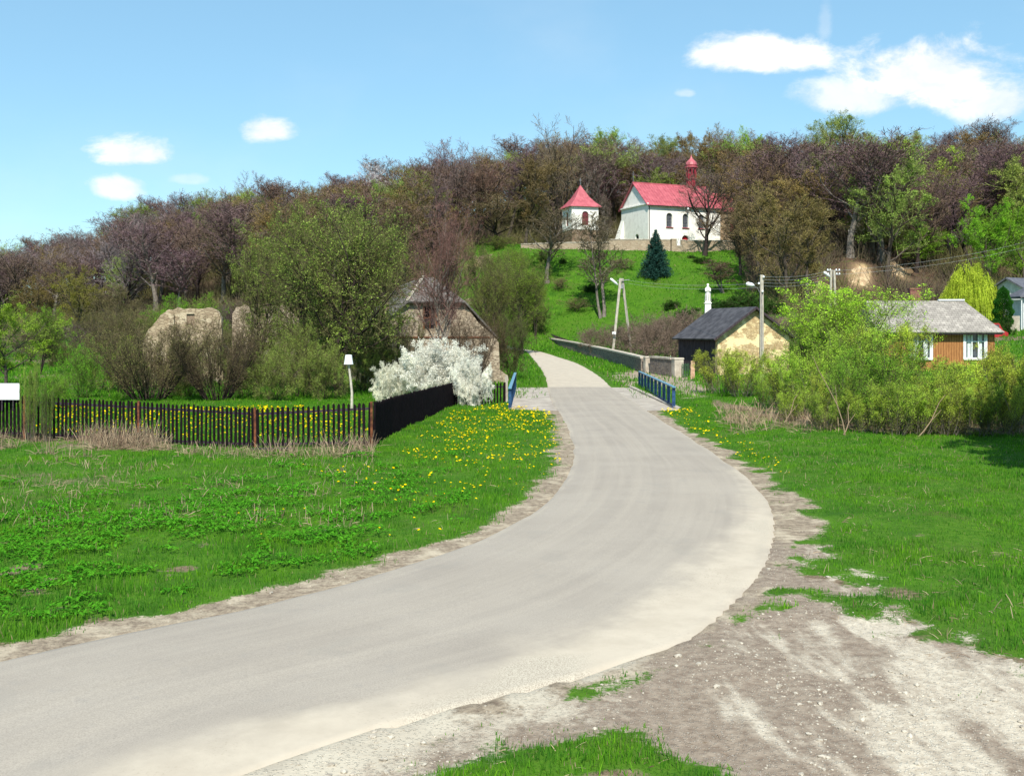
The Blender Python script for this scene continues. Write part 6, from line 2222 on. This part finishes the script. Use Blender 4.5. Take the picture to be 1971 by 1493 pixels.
V, F = tubes(P_, np.full(P_.shape[:2], .035) * A([1, .8, .4]), 2, rr_.random(len(P_)) * 3)
q = MB()
gcol_ = np.repeat((fbm(Xb, Yb, 14, 3, 77) > .52).astype(float), NS * 2) * .5 + rr_.random(len(P_) * 2) * .5
q.add(V, F, 0, gcol_)
t = NT('brushwood')
BR = t.leaf(t.mix(t.attr('rnd'), (.10, .07, .065), (.17, .17, .06)), .1)
tag(q.build('undergrowth', BR), 'tangle of bare brushwood covering the floor of the wood', 'undergrowth', kind='stuff')
# low scrub between the meadow and the wood, left
rr_ = np.random.default_rng(45)
for i in range(26):
    px = rr_.uniform(-80, 560)
    d = rr_.uniform(105, 200)
    if any(abs(px - a_) < 12 for a_ in (66, 142, 215)):
        px += 25
    c_ = [(.19, .16, .10), (.17, .12, .12), (.19, .21, .06), (.22, .33, .05)][rr_.integers(4)]
    g = G(px, d)
    plant('scrub_bush', 'low scrub bush between the left meadow and the wood', 'bush', f'barebush{i % 2}' if c_[1] < .17 else f'bush{i % 2}', g, rr_.uniform(3.0, 5.5), c_, 'scrub bushes between the left meadow and the wood', wide=1.1)

# ------------------------------------------------------------------ sky, sun, camera
EL, AZ = math.radians(48), math.radians(0)          # sun behind the camera, a little to the right
w = bpy.data.worlds.new('World')
sc.world = w
w.use_nodes = True
nt = w.node_tree
nt.nodes.clear()


def wn(typ, **kw):
    x = nt.nodes.new(typ)
    for k_, v_ in kw.items():
        setattr(x, k_, v_)
    return x


def wput(sock, v_):
    if isinstance(v_, bpy.types.NodeSocket):
        nt.links.new(v_, sock)
    else:
        sock.default_value = v_


def wm(op, a_, b_=0.0, c_=0.0):
    x = wn('ShaderNodeMath', operation=op)
    for k_, v_ in enumerate((a_, b_, c_)):
        wput(x.inputs[k_], v_)
    return x.outputs[0]


sky = wn('ShaderNodeTexSky', sky_type='NISHITA')
sky.sun_disc = False
sky.sun_elevation = EL
sky.sun_rotation = math.pi - AZ
sky.air_density = 1.0
sky.dust_density = .15
sky.ozone_density = 1.2
tc = wn('ShaderNodeTexCoord')
sep = wn('ShaderNodeSeparateXYZ')
nt.links.new(tc.outputs['Generated'], sep.inputs[0])
yy = wm('MAXIMUM', sep.outputs[1], .05)
uu, vv = wm('DIVIDE', sep.outputs[0], yy), wm('DIVIDE', sep.outputs[2], yy)
nz = wn('ShaderNodeTexNoise')
cb = wn('ShaderNodeCombineXYZ')
nt.links.new(uu, cb.inputs[0])
nt.links.new(wm('MULTIPLY', vv, 1.6), cb.inputs[1])
nt.links.new(cb.outputs[0], nz.inputs['Vector'])
nz.inputs['Scale'].default_value = 11
nz.inputs['Detail'].default_value = 9
nz.inputs['Roughness'].default_value = .62
nz.inputs['Distortion'].default_value = .25
wob = wm('MULTIPLY', wm('SUBTRACT', nz.outputs[0], .5), 2.4)
cloud = None
for cx_, cy_, aw, ah, dens in ((1460, 108, 165, 52, 1.0), (1800, 150, 190, 105, 1.15), (1640, 195, 150, 52, .75), (1930, 200, 130, 75, .85), (266, 300, 90, 40, 1.0), (516, 254, 72, 40, .95), (232, 362, 80, 34, .8), (365, 345, 60, 20, .35), (1322, 180, 26, 14, .4), (1588, 40, 22, 70, .22)):
    cu, cv = (cx_ - CX) / FPX, (HY - cy_) / FPX
    a_ = wm('DIVIDE', wm('SUBTRACT', uu, cu), aw / FPX)
    dv = wm('SUBTRACT', vv, cv)
    b_ = wm('DIVIDE', dv, ah / FPX)
    b2 = wm('MULTIPLY', b_, wm('ADD', 1.0, wm('MULTIPLY', wm('LESS_THAN', dv, 0.0), .45)))     # flatter below
    dd = wm('SQRT', wm('ADD', wm('MULTIPLY', a_, a_), wm('MULTIPLY', b2, b2)))
    mr_n = wn('ShaderNodeMapRange', interpolation_type='SMOOTHSTEP')
    wput(mr_n.inputs[0], wm('ADD', wm('SUBTRACT', 1.0, dd), wob))
    wput(mr_n.inputs[1], .02)
    wput(mr_n.inputs[2], .66)
    m_n = wm('MULTIPLY', mr_n.outputs[0], dens)
    cloud = m_n if cloud is None else wm('MAXIMUM', cloud, m_n)
# thin veils
nz2 = wn('ShaderNodeTexNoise')
nt.links.new(cb.outputs[0], nz2.inputs['Vector'])
nz2.inputs['Scale'].default_value = 3.2
nz2.inputs['Detail'].default_value = 5
veil = wn('ShaderNodeMapRange', interpolation_type='SMOOTHSTEP')
wput(veil.inputs[0], nz2.outputs[0])
wput(veil.inputs[1], .45)
wput(veil.inputs[2], .8)
wput(veil.inputs[4], .16)
cm = wm('MINIMUM', wm('MAXIMUM', cloud, veil.outputs[0]), .97)
hue = wn('ShaderNodeMix', data_type='RGBA', blend_type='MULTIPLY')
hue.inputs[0].default_value = 1
nt.links.new(sky.outputs[0], hue.inputs[6])
hue.inputs[7].default_value = (.98, 1.24, 1.2, 1)
soft = wn('ShaderNodeMix', data_type='RGBA')
soft.inputs[0].default_value = .45
nt.links.new(hue.outputs[2], soft.inputs[6])
soft.inputs[7].default_value = (2.4, 4.4, 6.2, 1)
mixc = wn('ShaderNodeMix', data_type='RGBA')
nt.links.new(cm, mixc.inputs[0])
nt.links.new(soft.outputs[2], mixc.inputs[6])
shade = wn('ShaderNodeMapRange', interpolation_type='SMOOTHSTEP')
wput(shade.inputs[0], nz.outputs[0])
wput(shade.inputs[1], .38)
wput(shade.inputs[2], .62)
ccol = wn('ShaderNodeMix', data_type='RGBA')
nt.links.new(shade.outputs[0], ccol.inputs[0])
ccol.inputs[6].default_value = (6.2, 6.7, 7.2, 1)
ccol.inputs[7].default_value = (8.0, 8.0, 7.7, 1)
nt.links.new(ccol.outputs[2], mixc.inputs[7])
bg = wn('ShaderNodeBackground')
bg.inputs['Strength'].default_value = .112
nt.links.new(mixc.outputs[2], bg.inputs[0])
wo_ = wn('ShaderNodeOutputWorld')
nt.links.new(bg.outputs[0], wo_.inputs[0])

sl_ = bpy.data.lights.new('sun', 'SUN')
sl_.energy = 5.0
sl_.angle = math.radians(.55)
sl_.color = (1, .94, .83)
so = bpy.data.objects.new('sun', sl_)
col.objects.link(so)
dirv_ = Vector((math.sin(AZ) * math.cos(EL), -math.cos(AZ) * math.cos(EL), math.sin(EL)))
so.rotation_euler = dirv_.to_track_quat('Z', 'Y').to_euler()
so.location = (20, -20, 40)

cd = bpy.data.cameras.new('camera')
co_ = bpy.data.objects.new('camera', cd)
col.objects.link(co_)
co_.location = (0, 0, CH)
co_.rotation_euler = (math.pi / 2, 0, 0)
cd.sensor_width = 36
cd.lens = 36 * FPX / 1971
cd.shift_y = -(746.5 - HY) / 1971
cd.clip_end = 3000
sc.camera = co_
sc.view_settings.view_transform = 'Standard'
sc.view_settings.look = 'None'
sc.view_settings.exposure = .40
sc.view_settings.gamma = 1
sc.cycles.max_bounces = 6
sc.cycles.diffuse_bounces = 3
sc.cycles.transparent_max_bounces = 4
